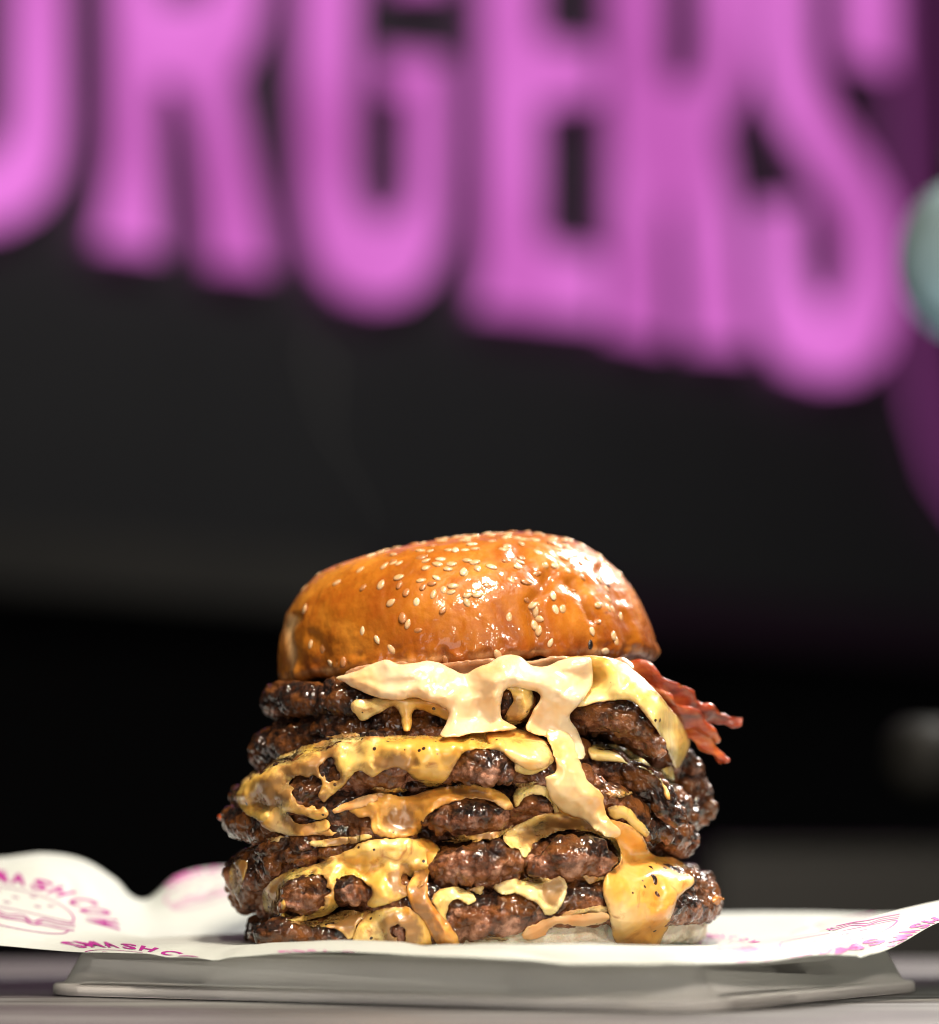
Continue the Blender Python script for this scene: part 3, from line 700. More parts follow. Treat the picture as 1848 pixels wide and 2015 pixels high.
PATTIES = [
 dict(path=[(534, 1380), (600, 1378), (700, 1372), (850, 1380), (1000, 1385), (1120, 1392), (1180, 1402), (1240, 1425), (1330, 1500)], half=[20, 24, 22, 22, 22, 24, 28, 24, 20], ry=50, ycen=3,
      lumps=[([(1122, 1392), (1150, 1378), (1200, 1384), (1250, 1380), (1290, 1420), (1312, 1462), (1322, 1492), (1300, 1500), (1262, 1480), (1225, 1446), (1180, 1432), (1130, 1418)], -51, 3.6),
             ([(975, 1345), (1010, 1338), (1040, 1350), (1046, 1390), (1025, 1425), (990, 1415), (978, 1380)], -54, 3.0)]),
 dict(path=[(512, 1478), (560, 1465), (640, 1445), (760, 1430), (900, 1430), (1050, 1455), (1180, 1500), (1270, 1555), (1360, 1600)], half=[24, 30, 30, 26, 24, 26, 30, 30, 26], ry=50, ycen=4,
      lumps=[([(1150, 1502), (1185, 1478), (1245, 1492), (1310, 1535), (1346, 1585), (1345, 1622), (1312, 1628), (1268, 1575), (1220, 1552), (1170, 1532)], -46, 4.2),
             ([(1338, 1470), (1372, 1488), (1392, 1550), (1413, 1588), (1408, 1612), (1378, 1622), (1345, 1612), (1330, 1560)], -12, 5.0),
             ([(500, 1465), (540, 1415), (620, 1405), (700, 1420), (690, 1455), (600, 1470), (560, 1500), (515, 1500)], -22, 4.0)]),
 dict(path=[(478, 1576), (520, 1548), (600, 1520), (720, 1498), (850, 1490), (980, 1495), (1085, 1510), (1180, 1560), (1280, 1620), (1350, 1650)], half=[26, 36, 40, 40, 40, 40, 34, 28, 26, 24], ry=56, ycen=-2,
      lumps=[([(892, 1500), (930, 1476), (985, 1480), (1010, 1500), (1012, 1535), (975, 1548), (920, 1545), (890, 1530)], -63, 4.0),
             ([(562, 1545), (600, 1525), (640, 1545), (632, 1590), (600, 1605), (562, 1590)], -53, 4.2),
             ([(1285, 1612), (1330, 1625), (1358, 1640), (1350, 1668), (1320, 1674), (1290, 1650)], -12, 4.0)]),
 dict(path=[(462, 1616), (500, 1628), (600, 1600), (720, 1600), (850, 1600), (960, 1600), (1080, 1585), (1190, 1600), (1260, 1620), (1320, 1650)], half=[10, 20, 30, 30, 34, 34, 34, 30, 26, 20], ry=52, ycen=-2,
      lumps=[([(835, 1602), (870, 1578), (930, 1570), (990, 1590), (1000, 1615), (960, 1642), (890, 1648), (840, 1635)], -61, 4.2),
             ([(1000, 1580), (1040, 1555), (1090, 1575), (1085, 1600), (1040, 1612), (1005, 1600)], -58, 3.5)]),
 dict(path=[(454, 1725), (500, 1700), (600, 1665), (720, 1655), (850, 1690), (980, 1695), (1100, 1690), (1205, 1690), (1280, 1690)], half=[46, 48, 42, 36, 42, 46, 46, 40, 26], ry=54, ycen=-1,
      lumps=[([(848, 1700), (880, 1665), (960, 1655), (1030, 1662), (1035, 1720), (990, 1745), (900, 1748), (855, 1730)], -64, 5.5),
             ([(1030, 1670), (1080, 1645), (1150, 1645), (1205, 1662), (1215, 1695), (1195, 1722), (1120, 1735), (1050, 1728)], -65, 5.5),
             ([(560, 1660), (620, 1620), (700, 1615), (720, 1640), (690, 1680), (620, 1700), (570, 1700)], -52, 4.5)]),
 dict(path=[(512, 1765), (560, 1750), (640, 1745), (740, 1745), (860, 1780), (980, 1790), (1100, 1780), (1190, 1765), (1300, 1755), (1385, 1752)], half=[30, 38, 40, 38, 32, 32, 30, 34, 34, 30], ry=58, ycen=-2,
      lumps=[([(548, 1760), (580, 1725), (640, 1722), (655, 1750), (648, 1785), (600, 1800), (560, 1795)], -60, 4.6),
             ([(655, 1740), (690, 1722), (722, 1750), (720, 1775), (690, 1780), (660, 1765)], -61, 4.0),
             ([(1115, 1752), (1150, 1735), (1190, 1742), (1192, 1785), (1150, 1795), (1118, 1785)], -62, 4.0),
             ([(1325, 1735), (1365, 1715), (1400, 1740), (1405, 1765), (1370, 1795), (1325, 1800)], -30, 4.5)]),
 dict(path=[(512, 1832), (580, 1830), (680, 1832), (800, 1825), (920, 1812), (1040, 1796), (1160, 1790), (1290, 1786), (1390, 1782)], half=[24, 28, 28, 28, 28, 20, 12, 12, 8], ry=58, ycen=-1,
      lumps=[([(895, 1790), (930, 1765), (990, 1768), (1050, 1785), (1040, 1815), (960, 1845), (905, 1840)], -64, 4.6),
             ([(500, 1835), (560, 1805), (620, 1820), (690, 1815), (694, 1858), (560, 1866), (505, 1858)], -58, 3.6),
             ([(760, 1815), (785, 1800), (810, 1815), (810, 1845), (780, 1852), (762, 1840)], -62, 3.2)]),
]
for i, p in enumerate(PATTIES):
    V, Q, ch = build_patty(seed=i, **p)
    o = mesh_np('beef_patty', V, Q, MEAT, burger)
    a = o.data.attributes.new('char_shade', 'FLOAT', 'POINT'); a.data.foreach_set('value', ch.astype(np.float32))
    BV.append(BVHTree.FromPolygons(V.tolist(), Q.tolist()))
    print('patty', i, len(Q))

# bottom bun -------------------------------------------------------
def bottom_bun():
    xl, xr = unproj(497, 1840, 0)[0], unproj(1400, 1840, 0)[0]; xm = (xl + xr) / 2; rx = (xr - xl) / 2 - 0.5; ry = 57
    nth, prof = 420, [(0.0, 13.0), (0.6, 13.0), (0.9, 12.9), (0.96, 13.4), (0.985, 15), (0.99, 17.5), (0.985, 20), (0.97, 22), (0.93, 23.4), (0.6, 23.6), (0.0, 23.6)]
    pr = smooth_poly(prof, 5, False); V = []
    for r, z in pr:
        t = np.linspace(0, 2*np.pi, nth, endpoint=False)
        V.append(np.stack([xm + rx * r * np.cos(t), -1 + ry * r * np.sin(t), np.full(nth, z) + 1.8 * np.cos(t) * (z - 13) / 10], 1))
    V = np.array(V); n = len(pr); idx = np.arange(n * nth).reshape(n, nth)
    Q = np.stack([idx[:-1], np.roll(idx[:-1], -1, 1), np.roll(idx[1:], -1, 1), idx[1:]], -1).reshape(-1, 4)
    V = V.reshape(-1, 3); N = vnormals(V, Q)
    m = np.clip((np.hypot((V[:, 0] - xm) / rx, V[:, 1] / ry) - 0.7) * 4, 0, 1)
    V = V + N * ((fbm(V, 6, 4) * 1.3 - np.abs(fbm(V, 2.2, 2, 3)) * 1.1) * m)[:, None]
    return V, Q
V, Q = bottom_bun(); mesh_np('bottom_bun', V, Q, CRUMB, burger); BV.append(BVHTree.FromPolygons(V.tolist(), Q.tolist()))

# top bun ----------------------------------------------------------
TL, TR = unproj(548, 1340, 3.0), unproj(1288, 1288, 3.0)
tm = (TL + TR) / 2; ux = (TR - TL); LEN = np.linalg.norm(ux); ux /= LEN; uz = np.array([-ux[2], 0, ux[0]]); uy = np.array([0, 1.0, 0])
sil = [(552, 1345), (548, 1290), (556, 1235), (578, 1188), (615, 1145), (660, 1118), (730, 1096), (820, 1075), (900, 1063), (980, 1053), (1040, 1050), (1100, 1059), (1150, 1078), (1200, 1112), (1243, 1160), (1272, 1215), (1288, 1262), (1286, 1292)]
sil = smooth_poly(sil, 6, False)
W3 = unproj(sil[:, 0], sil[:, 1], 3.0) - tm
su, sv = W3 @ ux, W3 @ uz
itop = int(np.argmax(sv)); vt = sv[itop]
def half_at(v, left):
    if left: vv, uu = sv[:itop+1], su[:itop+1]
    else: vv, uu = sv[itop:][::-1], su[itop:][::-1]
    o = np.argsort(vv); return np.interp(v, vv[o], uu[o])
NR, NT = 150, 520
q = np.linspace(0, 1, NR); vr = vt * (1 - (1 - q) ** 2)      # rows denser near the crown
V = []
for v in vr:
    l, r = half_at(v, True), half_at(v, False); cm, rr = (l + r) / 2, max((r - l) / 2, 0.02)
    t = np.linspace(0, 2*np.pi, NT, endpoint=False)
    V.append(tm + ux * (cm + rr * np.cos(t))[:, None] + uy * (rr * 1.0 * np.sin(t) )[:, None] + uz * v)
under = []
for f, dv in ((0.985, -1.4), (0.95, -1.8), (0.88, -1.2), (0.7, -0.4), (0.35, 0.0), (0.001, 0.0)):
    l, r = half_at(0, True), half_at(0, False); cm, rr = (l + r) / 2, (r - l) / 2 * f
    under.append(tm + ux * (cm + rr * np.cos(t))[:, None] + uy * (rr * np.sin(t))[:, None] + uz * dv)
V = np.array(under[::-1] + V); nrow = V.shape[0]; idx = np.arange(nrow * NT).reshape(nrow, NT)
Q = np.stack([idx[:-1], np.roll(idx[:-1], -1, 1), np.roll(idx[1:], -1, 1), idx[1:]], -1).reshape(-1, 4)
V = V.reshape(-1, 3); N = vnormals(V, Q)
if ((V - V.mean(0)) * N).sum() < 0: Q = Q[:, ::-1]; N = -N
def proj(V):
    d = V - CAM; cp, sp = math.cos(PITCH), math.sin(PITCH)
    f = d[:, 1] * cp + d[:, 2] * sp; u = -d[:, 1] * sp + d[:, 2] * cp
    return CX + FPX * d[:, 0] / f, CY - FPX * u / f
bx, by = proj(V); front = V[:, 1] < 8
def line_d(poly):
    P = smooth_poly(poly, 6, False); best = np.full(len(bx), 1e9); q = np.stack([bx, by], 1)
    for a, b in zip(P[:-1], P[1:]):
        ab = b - a; t = np.clip(((q - a) @ ab) / max(ab @ ab, 1e-9), 0, 1); best = np.minimum(best, ((q - (a + t[:, None] * ab)) ** 2).sum(1))
    return np.sqrt(best)
disp = fbm(V, 24, 3) * 0.65 + fbm(V, 5, 3, 2) * 0.34 - (1 - np.minimum(np.abs(fbm(V * np.array([1, 1, .6]), 8, 2, 21)) * 6, 1)) * 0.16
dark = np.zeros(len(V)); pale = np.zeros(len(V))
wob = fbm(V, 4, 3, 8) * 5
for poly, wd, dp, dk in (([(1085, 1118), (1068, 1160), (1045, 1185), (1052, 1215), (1058, 1255), (1062, 1305)], 13, 1.35, 0.35),
                     ([(1020, 1085), (1060, 1130), (1100, 1140), (1150, 1150)], 16, 1.1, 0.1),
                     ([(1130, 1140), (1155, 1190), (1170, 1215)], 10, 1.1, 0.5),
                     ([(1185, 1120), (1215, 1170), (1240, 1250), (1245, 1300)], 12, 1.2, 0.35),
                     ([(560, 1330), (572, 1290), (566, 1240), (582, 1215)], 10, 1.2, 0.0),
                     ([(620, 1335), (640, 1290), (612, 1250)], 14, 0.7, 0.25),
                     ([(770, 1320), (775, 1280)], 10, 0.7, 0.4), ([(875, 1312), (872, 1280)], 9, 0.9, 0.5), ([(970, 1310), (962, 1280)], 9, 0.7, 0.4),
                     ([(1150, 1310), (1145, 1275)], 8, 0.7, 0.4), ([(700, 1325), (705, 1290)], 9, 0.6, 0.3)):
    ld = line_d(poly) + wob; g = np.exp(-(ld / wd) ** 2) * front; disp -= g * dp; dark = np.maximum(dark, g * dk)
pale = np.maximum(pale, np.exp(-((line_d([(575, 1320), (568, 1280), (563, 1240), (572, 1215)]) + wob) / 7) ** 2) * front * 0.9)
hgt = (V - tm) @ uz
rim = np.exp(-((hgt - 0.5) / 2.2) ** 2)
disp += rim * (fbm(V, 3.0, 3, 4) * 1.5 + 0.5)
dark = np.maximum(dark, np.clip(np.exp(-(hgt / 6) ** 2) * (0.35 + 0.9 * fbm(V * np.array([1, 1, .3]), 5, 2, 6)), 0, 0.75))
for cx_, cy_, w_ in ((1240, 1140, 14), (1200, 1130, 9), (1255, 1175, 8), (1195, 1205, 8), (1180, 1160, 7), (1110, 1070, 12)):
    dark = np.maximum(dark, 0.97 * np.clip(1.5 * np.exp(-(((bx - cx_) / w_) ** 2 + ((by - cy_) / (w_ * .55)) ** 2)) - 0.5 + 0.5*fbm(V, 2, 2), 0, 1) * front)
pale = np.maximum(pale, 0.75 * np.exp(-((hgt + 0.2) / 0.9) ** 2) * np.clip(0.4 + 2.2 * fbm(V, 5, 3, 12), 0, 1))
disp -= np.clip(fbm(V * np.array([1, 1, .35]), 2.4, 2, 15), 0, 1) * 0.25 * np.exp(-(hgt / 16) ** 2)
V = V + N * disp[:, None]
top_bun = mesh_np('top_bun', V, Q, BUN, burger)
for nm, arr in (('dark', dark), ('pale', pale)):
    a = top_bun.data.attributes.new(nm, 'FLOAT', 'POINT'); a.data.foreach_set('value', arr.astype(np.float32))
bun_bvh = BVHTree.FromPolygons(V.tolist(), Q.tolist()); BV.append(bun_bvh)

# sesame seeds: teardrops pressed into the crust (sub-parts of the top bun)
bm = bmesh.new(); bmesh.ops.create_icosphere(bm, subdivisions=2, radius=1.0)
for v in bm.verts:
    x, y, z = v.co; tp = 1 - 0.42 * max(x, 0) ** 1.5
    v.co = Vector((x * 1.55, y * 0.98 * tp, z * 0.40 * tp))
smeshes = []
for nm, c in (('pale', (0.60, 0.37, 0.18)), ('toasted', (0.42, 0.17, 0.055)), ('cream', (0.72, 0.52, 0.31)), ('black', (0.01, 0.008, 0.008))):
    me = bpy.data.meshes.new('sesame_seed_' + nm); b2 = bm.copy()
    for v in b2.verts: v.co *= 0.001
    b2.to_mesh(me); b2.free(); me.polygons.foreach_set('use_smooth', np.ones(len(me.polygons), bool)); me.materials.append(mat_seed(nm + '_sesame', c)); smeshes.append(me)
def place_seed(P, Nn, ang, kind, s=1.0):
    o = bpy.data.objects.new('sesame_seed', smeshes[kind]); COL.objects.link(o); o.parent = top_bun
    Nn = Vector(Nn).normalized(); t = Vector((math.cos(ang), 0, math.sin(ang))); t = (t - Nn * t.dot(Nn)).normalized(); b = Nn.cross(t)
    R = Matrix((t, b, Nn)).transposed()
    R = R @ Matrix.Rotation(random.uniform(-.15, .15), 3, 'Y')
    o.rotation_euler = R.to_euler(); o.scale = (s, s * random.uniform(.85, 1.1), s)
    loc = Vector(P) + Nn * random.uniform(-0.15, 0.2)
    o.location = (loc - Vector(BASE)) * 0.001
    if kind == 3: o['label'] = 'black sesame seed'
cr1_ = lambda x, y: ((820 + x * 640/1848) / 1.5936, (1640 + y * 640/1848) / 1.5936)
cr2_ = lambda x, y: ((1440 + x * 660/1848) / 1.5936, (1640 + y * 660/1848) / 1.5936)
SEEDS = []
for x, y, a, kd in [(888, 425, 50, 0), (1112, 390, 70, 0), (1190, 362, 25, 0), (1250, 360, 60, 0), (1445, 250, 25, 0), (1450, 310, 20, 1), (1490, 345, 20, 0), (1490, 405, 35, 0), (1622, 327, 175, 2), (1592, 375, 150, 0), (1720, 375, -10, 0), (1690, 420, -10, 0), (1835, 445, 100, 2),
     (685, 540, 15, 0), (920, 585, 60, 1), (1082, 560, 80, 0), (1245, 495, 10, 0), (1250, 562, 80, 1), (1312, 625, 80, 1), (1448, 520, 15, 0), (1585, 500, 140, 2), (1545, 552, 0, 1), (1465, 582, 60, 1), (1740, 570, 5, 0), (1650, 600, 90, 0), (1718, 628, 10, 0), (1557, 645, 80, 0),
     (1172, 722, 35, 0), (1403, 710, 95, 2), (1278, 860, 100, 1), (1325, 915, 75, 0), (1415, 972, 5, 1), (913, 980, 90, 2), (1048, 1058, -60, 2), (1178, 1142, -55, 0), (395, 780, 75, 0), (443, 1095, 95, 0), (552, 1140, 80, 1), (625, 1277, -45, 2), (742, 1262, 85, 1), (1670, 1250, -70, 1), (1645, 790, 50, 1), (1755, 250, 90, 2)]:
    SEEDS.append((*cr1_(x, y), a, kd))
for x, y, a, kd in [(112, 190, 60, 2), (55, 235, 0, 2), (140, 228, 5, 0), (140, 120, 80, 0), (400, 232, 0, 0), (70, 332, -30, 0), (38, 430, 90, 2), (162, 405, -70, 0), (285, 388, -30, 2), (135, 350, 0, 0), (418, 328, 30, 1), (535, 345, -40, 2), (515, 385, 20, 2), (455, 500, -45, 0), (588, 520, 0, 1), (250, 552, -30, 1), (680, 445, 20, 1), (75, 638, 20, 0), (160, 635, 5, 0), (70, 703, -60, 0), (438, 828, 80, 0), (598, 680, -10, 1), (650, 722, 30, 0), (672, 780, 80, 0), (704, 842, -20, 0), (660, 895, 100, 0), (698, 945, 80, 0), (822, 640, 90, 2), (850, 765, -70, 2), (912, 750, 60, 0), (802, 1052, 60, 2), (1165, 955, -70, 2), (1155, 1068, 80, 3), (1282, 1125, -20, 2), (1355, 992, 75, 0), (1382, 1040, 60, 0), (950, 570, 0, 1), (990, 595, 20, 1), (920, 312, -20, 0), (1070, 350, 60, 1), (960, 420, 0, 2), (905, 375, -40, 0), (845, 378, 0, 2), (1080, 475, -40, 1), (1232, 510, 0, 2), (1290, 585, -10, 2), (1220, 722, 30, 0), (1310, 745, -40, 0), (1300, 540, 0, 3), (1310, 665, 0, 2), (1420, 820, 60, 0), (870, 235, 0, 0), (760, 372, 20, 0), (340, 1160, -60, 0), (930, 205, 20, 0)]:
    SEEDS.append((*cr2_(x, y), a, kd))
for px, py, a, kd in SEEDS:
    h = bun_bvh.ray_cast(Vector(CAM), Vector(ray(px, py)).normalized())
    if h[0] is None: continue
    place_seed(h[0], h[1] if h[1].y < 0.3 or True else h[1], math.radians(a), kd, random.uniform(0.82, 1.12))
cnt = 0
while cnt < 150:       # crown and far slope
    x, y = random.gauss(6, 26), random.gauss(0, 22)
    h = bun_bvh.ray_cast(Vector((x, y, 300)), Vector((0, 0, -1)))
    if h[0] is None or h[1].z < 0.35: continue
    qx, qy = proj(np.array([h[0]]))
    if y < -12 and qy[0] > 1115 and qx[0] < 1120: continue
    place_seed(h[0], h[1], random.uniform(0, 6.28), random.choice([0, 0, 1, 2, 0]), random.uniform(0.78, 1.08)); cnt += 1

# ------------------------------------------------------------------ draping: depth map seen from the front
GX0, GX1, GY0, GY1, GS = 420, 1480, 1280, 1890, 3.0
gxs = np.arange(GX0, GX1, GS); gys = np.arange(GY0, GY1, GS)
def depth_map(trees):
    D = np.full((len(gxs), len(gys)), np.nan); c = Vector(CAM)
    R = ray(*np.meshgrid(gxs, gys, indexing='ij'))
    for i in range(len(gxs)):
        for j in range(len(gys)):
            d = Vector(R[i, j]).normalized(); best = None
            for t in trees:
                h = t.ray_cast(c, d, best if best else 1e4)
                if h[0] is not None: best = h[3]
            if best: D[i, j] = CAM[1] + d.y * best
    return D
def fill(D, it=400):
    m = np.isnan(D); X = np.where(m, 10.0, D)
    known = ~m
    while (~known).any() and it > 0:
        it -= 1
        K = known.astype(float); A_ = np.zeros_like(X); C_ = np.zeros_like(X)
        for dx, dy in ((1, 0), (-1, 0), (0, 1), (0, -1)):
            A_ += np.roll(X * K, (dx, dy), (0, 1)); C_ += np.roll(K, (dx, dy), (0, 1))
        new = (~known) & (C_ > 0); X[new] = A_[new] / C_[new] + 0.25; known = known | new
    return X
def gblur(D, s):
    r = int(s * 2.5) + 1; kx = np.exp(-np.arange(-r, r+1)**2 / (2*s*s)); kx /= kx.sum()
    P = np.pad(D, r, mode='edge')
    P = sum(kx[i] * P[i:i + D.shape[0], :] for i in range(2*r+1)); return sum(kx[i] * P[:, i:i + D.shape[1]] for i in range(2*r+1))
def minf(D, r):
    P = np.pad(D, r, mode='edge'); out = D.copy()
    for i in range(2*r+1):
        for j in range(2*r+1):
            if (i-r)**2 + (j-r)**2 <= r*r: out = np.minimum(out, P[i:i+D.shape[0], j:j+D.shape[1]])
    return out
def lookup(D, px, py):
    a = np.clip((px - GX0) / GS, 0, len(gxs) - 1.001); b = np.clip((py - GY0) / GS, 0, len(gys) - 1.001)
    i, j = a.astype(int), b.astype(int); f, g = a - i, b - j
    return (D[i, j]*(1-f)+D[i+1, j]*f)*(1-g) + (D[i, j+1]*(1-f)+D[i+1, j+1]*f)*g
def drape(D, outer, holes=(), films=(), **kw0):
    """a sheet or blob of soft stuff lying over what is in depth map D; outer may be a list of (polygon, options)"""
    parts = outer if isinstance(outer[0][1], dict) else [(outer, {})]
    base = dict(T=1.1, off=0.4, blur=2.2, rmin=1, edge=2.0, rip=0.5, seed=0, jag=4.0, bead=0.42, thin=3.0); base.update(kw0)
    PP = np.concatenate([smooth_poly(p, 5) for p, _ in parts]); x0, y0 = PP.min(0) - 12; x1, y1 = PP.max(0) + 12
    gs = 2.6; X = np.arange(x0, x1, gs); Yp = np.arange(y0, y1, gs); XX, YY = np.meshgrid(X, Yp, indexing='ij')
    q = np.stack([XX.ravel(), YY.ravel()], 1); L_ = []; dh = np.full(len(q), 99.0)
    q3h = np.stack([q[:, 0], q[:, 1], np.full(len(q), 7.)], 1); hj = (fbm(q3h, 24, 3) * 15 + fbm(q3h, 9, 2, 1) * 7)
    for h_ in holes: dh = np.minimum(dh, -sdist(smooth_poly(h_, 4), q) + hj)
    df = dh.copy()
    for h_ in films: df = np.minimum(df, -sdist(smooth_poly(h_, 4), q) + hj)
    for poly, kw in parts:
        o = dict(base); o.update(kw); T, off, thin = o['T'], o['off'], o['thin']
        d = sdist(smooth_poly(poly, 5), q)
        q3 = np.stack([q[:, 0], q[:, 1], np.full(len(q), o['seed'] * 50.)], 1)
        d = d + fbm(q3, 22, 3) * o['jag'] + fbm(q3, 9, 2, 2) * o['jag'] * 0.6
        d = (np.minimum(d, dh) * 0.1335).reshape(XX.shape)
        yc = lookup(gblur(minf(D, o['rmin']), o['blur']), XX, YY)
        q3[:, 2] = o['seed'] * 31.
        yc = yc - off - 0.2 + (fbm(q3, 45, 3, 1) * o['rip'] * 1.6 + fbm(q3, 16, 2, 3) * o['rip'] * 0.8).reshape(XX.shape)
        TT = T * (1 + 0.35 * fbm(q3, 60, 2, 5).reshape(XX.shape))
        dd = np.minimum(d, np.maximum(df.reshape(XX.shape) * 0.1335, 0.9))
        sm_ = np.clip(dd / thin, 0, 1); sm_ = sm_ * sm_ * (3 - 2 * sm_)
        TT = TT * (o['bead'] + (1 - o['bead']) * sm_); yc = yc + (1 - sm_) * min(off, 1.0) * 0.6
        L_.append((d, yc, TT, o))
    lo = min((y - t)[d > -1].min() for d, y, t, o in L_) - 1.6; hi = max((y + t)[d > -1].max() for d, y, t, o in L_) + 1.6
    hs = 0.42; YS = np.arange(lo, hi, hs); F = None
    for d, yc, TT, o in L_:
        r = np.minimum(o['edge'], TT * 0.98)[:, :, None]
        a = (-d)[:, :, None] + r; b = np.abs(YS[None, None, :] - yc[:, :, None]) - TT[:, :, None] + r
        f = (np.sqrt(np.maximum(a, 0) ** 2 + np.maximum(b, 0) ** 2) + np.minimum(np.maximum(a, b), 0) - r).astype(np.float32)
        if F is None: F = f
        else:
            k = 3.0; h = np.clip(0.5 + 0.5 * (f - F) / k, 0, 1); F = f * (1 - h) + F * h - k * h * (1 - h)
    V, Q = surface_nets(F)
    px = x0 + V[:, 0] * gs; py = y0 + V[:, 1] * gs
    ia = np.clip(V[:, 0].astype(int), 0, XX.shape[0] - 1); ib = np.clip(V[:, 1].astype(int), 0, XX.shape[1] - 1)
    V = unproj(px, py, lo + V[:, 2] * hs)
    V = smooth(V, Q, 4, 0.5)
    N = vnormals(V, Q)
    if ((V - V.mean(0)) * N).sum() < 0: Q = Q[:, ::-1]
    dm = np.max([d for d, *_ in L_], 0)
    t1 = 1 - dm[ia, ib] / 2.0; t2 = 1 - df.reshape(XX.shape)[ia, ib] * 0.1335 / 3.4
    return V, Q, np.clip(np.maximum(t1 * 0.9, t2), 0, 1.3)
def add_soft(name, mat, D, outer, label=None, parent=None, **kw):
    V, Q, eg = drape(D, outer, **kw)
    o = mesh_np(name, V, Q, mat, parent or burger)
    a = o.data.attributes.new('thin', 'FLOAT', 'POINT'); a.data.foreach_set('value', eg.astype(np.float32))
    if label: o['label'] = label
    BV.append(BVHTree.FromPolygons(V.tolist(), Q.tolist()))
    return o

D0 = fill(depth_map([b for b in BV if b is not bun_bvh]))
# upper left thin cheese in the shade with a drip
add_soft('cheese_slice', CH_YEL, D0, [(690, 1385), (740, 1372), (860, 1372), (905, 1390), (890, 1420), (820, 1398), (812, 1430), (803, 1441), (793, 1436), (785, 1405), (770, 1392), (735, 1410), (710, 1420)], T=1.2, seed=1, blur=4, off=3.0, bead=.8, label='thin cheese edge with one long drip')
# top right slice, big glossy lobe
add_soft('cheese_slice', CH_PALE, D0, [([(1000, 1330), (1060, 1330), (1120, 1292), (1210, 1296), (1264, 1332), (1310, 1380), (1345, 1425), (1358, 1462), (1345, 1498), (1330, 1515), (1318, 1490), (1300, 1450), (1275, 1415), (1240, 1380), (1180, 1382), (1140, 1392), (1100, 1380)], dict(T=2.6, off=2.4, edge=4, blur=5, rmin=3, rip=.8)),
     ([(1160, 1468), (1200, 1462), (1250, 1480), (1290, 1510), (1325, 1508), (1330, 1540), (1340, 1570), (1300, 1530), (1262, 1512), (1215, 1500), (1165, 1495)], dict(T=1.3, off=1.0))],
    seed=2, jag=2, bead=.6, label='wide glossy pale cheese slice bulging out under the bun')
# big middle slice
add_soft('cheese_slice', CH_YEL, D0, [(456, 1562), (488, 1525), (530, 1498), (580, 1475), (640, 1455), (720, 1448), (840, 1446), (900, 1440), (960, 1430), (1030, 1436), (1070, 1456), (1090, 1485), (1085, 1505), (1050, 1524), (1018, 1520), (1005, 1492), (960, 1474), (915, 1482), (893, 1512), (875, 1542), (848, 1550), (818, 1537), (796, 1515), (765, 1512), (735, 1530), (705, 1518), (680, 1545), (660, 1560), (640, 1580), (648, 1606), (622, 1616), (596, 1604), (560, 1600), (530, 1625), (500, 1612), (470, 1590)],
    holes=[[(572, 1552), (602, 1528), (630, 1545), (636, 1575), (612, 1588), (585, 1580)], [(634, 1506), (655, 1502), (664, 1528), (645, 1540)]],
    films=[[(500, 1560), (520, 1530), (560, 1530), (570, 1560), (540, 1590), (510, 1590)], [(745, 1500), (790, 1488), (805, 1505), (780, 1520)], [(634, 1468), (650, 1466), (648, 1500), (636, 1500)], [(555, 1505), (620, 1490), (625, 1520), (580, 1530)]], T=1.25, seed=3, blur=1.7, off=0.8)
add_soft('cheese_slice', CH_ORA, D0, [(960, 1440), (1030, 1438), (1075, 1458), (1088, 1485), (1078, 1508), (1045, 1518), (1010, 1500), (985, 1478), (960, 1462)], T=1.9, seed=4, blur=6, off=1.9, edge=3, rip=0.3, jag=1, bead=.7)
# second layer orange cheese and sauce mess
add_soft('cheese_slice', CH_ORA, D0, [(686, 1588), (735, 1560), (800, 1566), (850, 1552), (930, 1543), (985, 1556), (1012, 1585), (1000, 1596), (968, 1580), (935, 1572), (895, 1578), (860, 1592), (836, 1614), (828, 1640), (780, 1650), (735, 1642), (728, 1612), (704, 1608)],
    films=[[(760, 1610), (810, 1590), (815, 1620), (780, 1640)], [(900, 1560), (950, 1560), (980, 1600), (940, 1570)]], T=1.3, seed=5, blur=2.2, off=0.9, rip=.8)
add_soft('cheese_slice', CH_ORA, D0, [(505, 1612), (530, 1583), (560, 1575), (566, 1600), (590, 1622), (640, 1612), (648, 1632), (600, 1645), (540, 1640)], films=[[(560, 1610), (620, 1618), (600, 1640)]], T=0.9, seed=6, blur=2, off=0.6)
add_soft('cheese_slice', CH_YEL, D0, [(1010, 1562), (1030, 1545), (1070, 1545), (1100, 1562), (1118, 1600), (1100, 1618), (1085, 1590), (1068, 1568), (1035, 1570), (1015, 1590)], T=0.8, seed=7, blur=2, off=0.5, label='thin smear of cheese draped round a meat lump')
add_soft('cheese_slice', CH_YEL, D0, [(1195, 1590), (1225, 1585), (1250, 1602), (1280, 1640), (1262, 1648), (1230, 1615), (1205, 1612)], T=0.8, seed=23, blur=2, off=0.5)
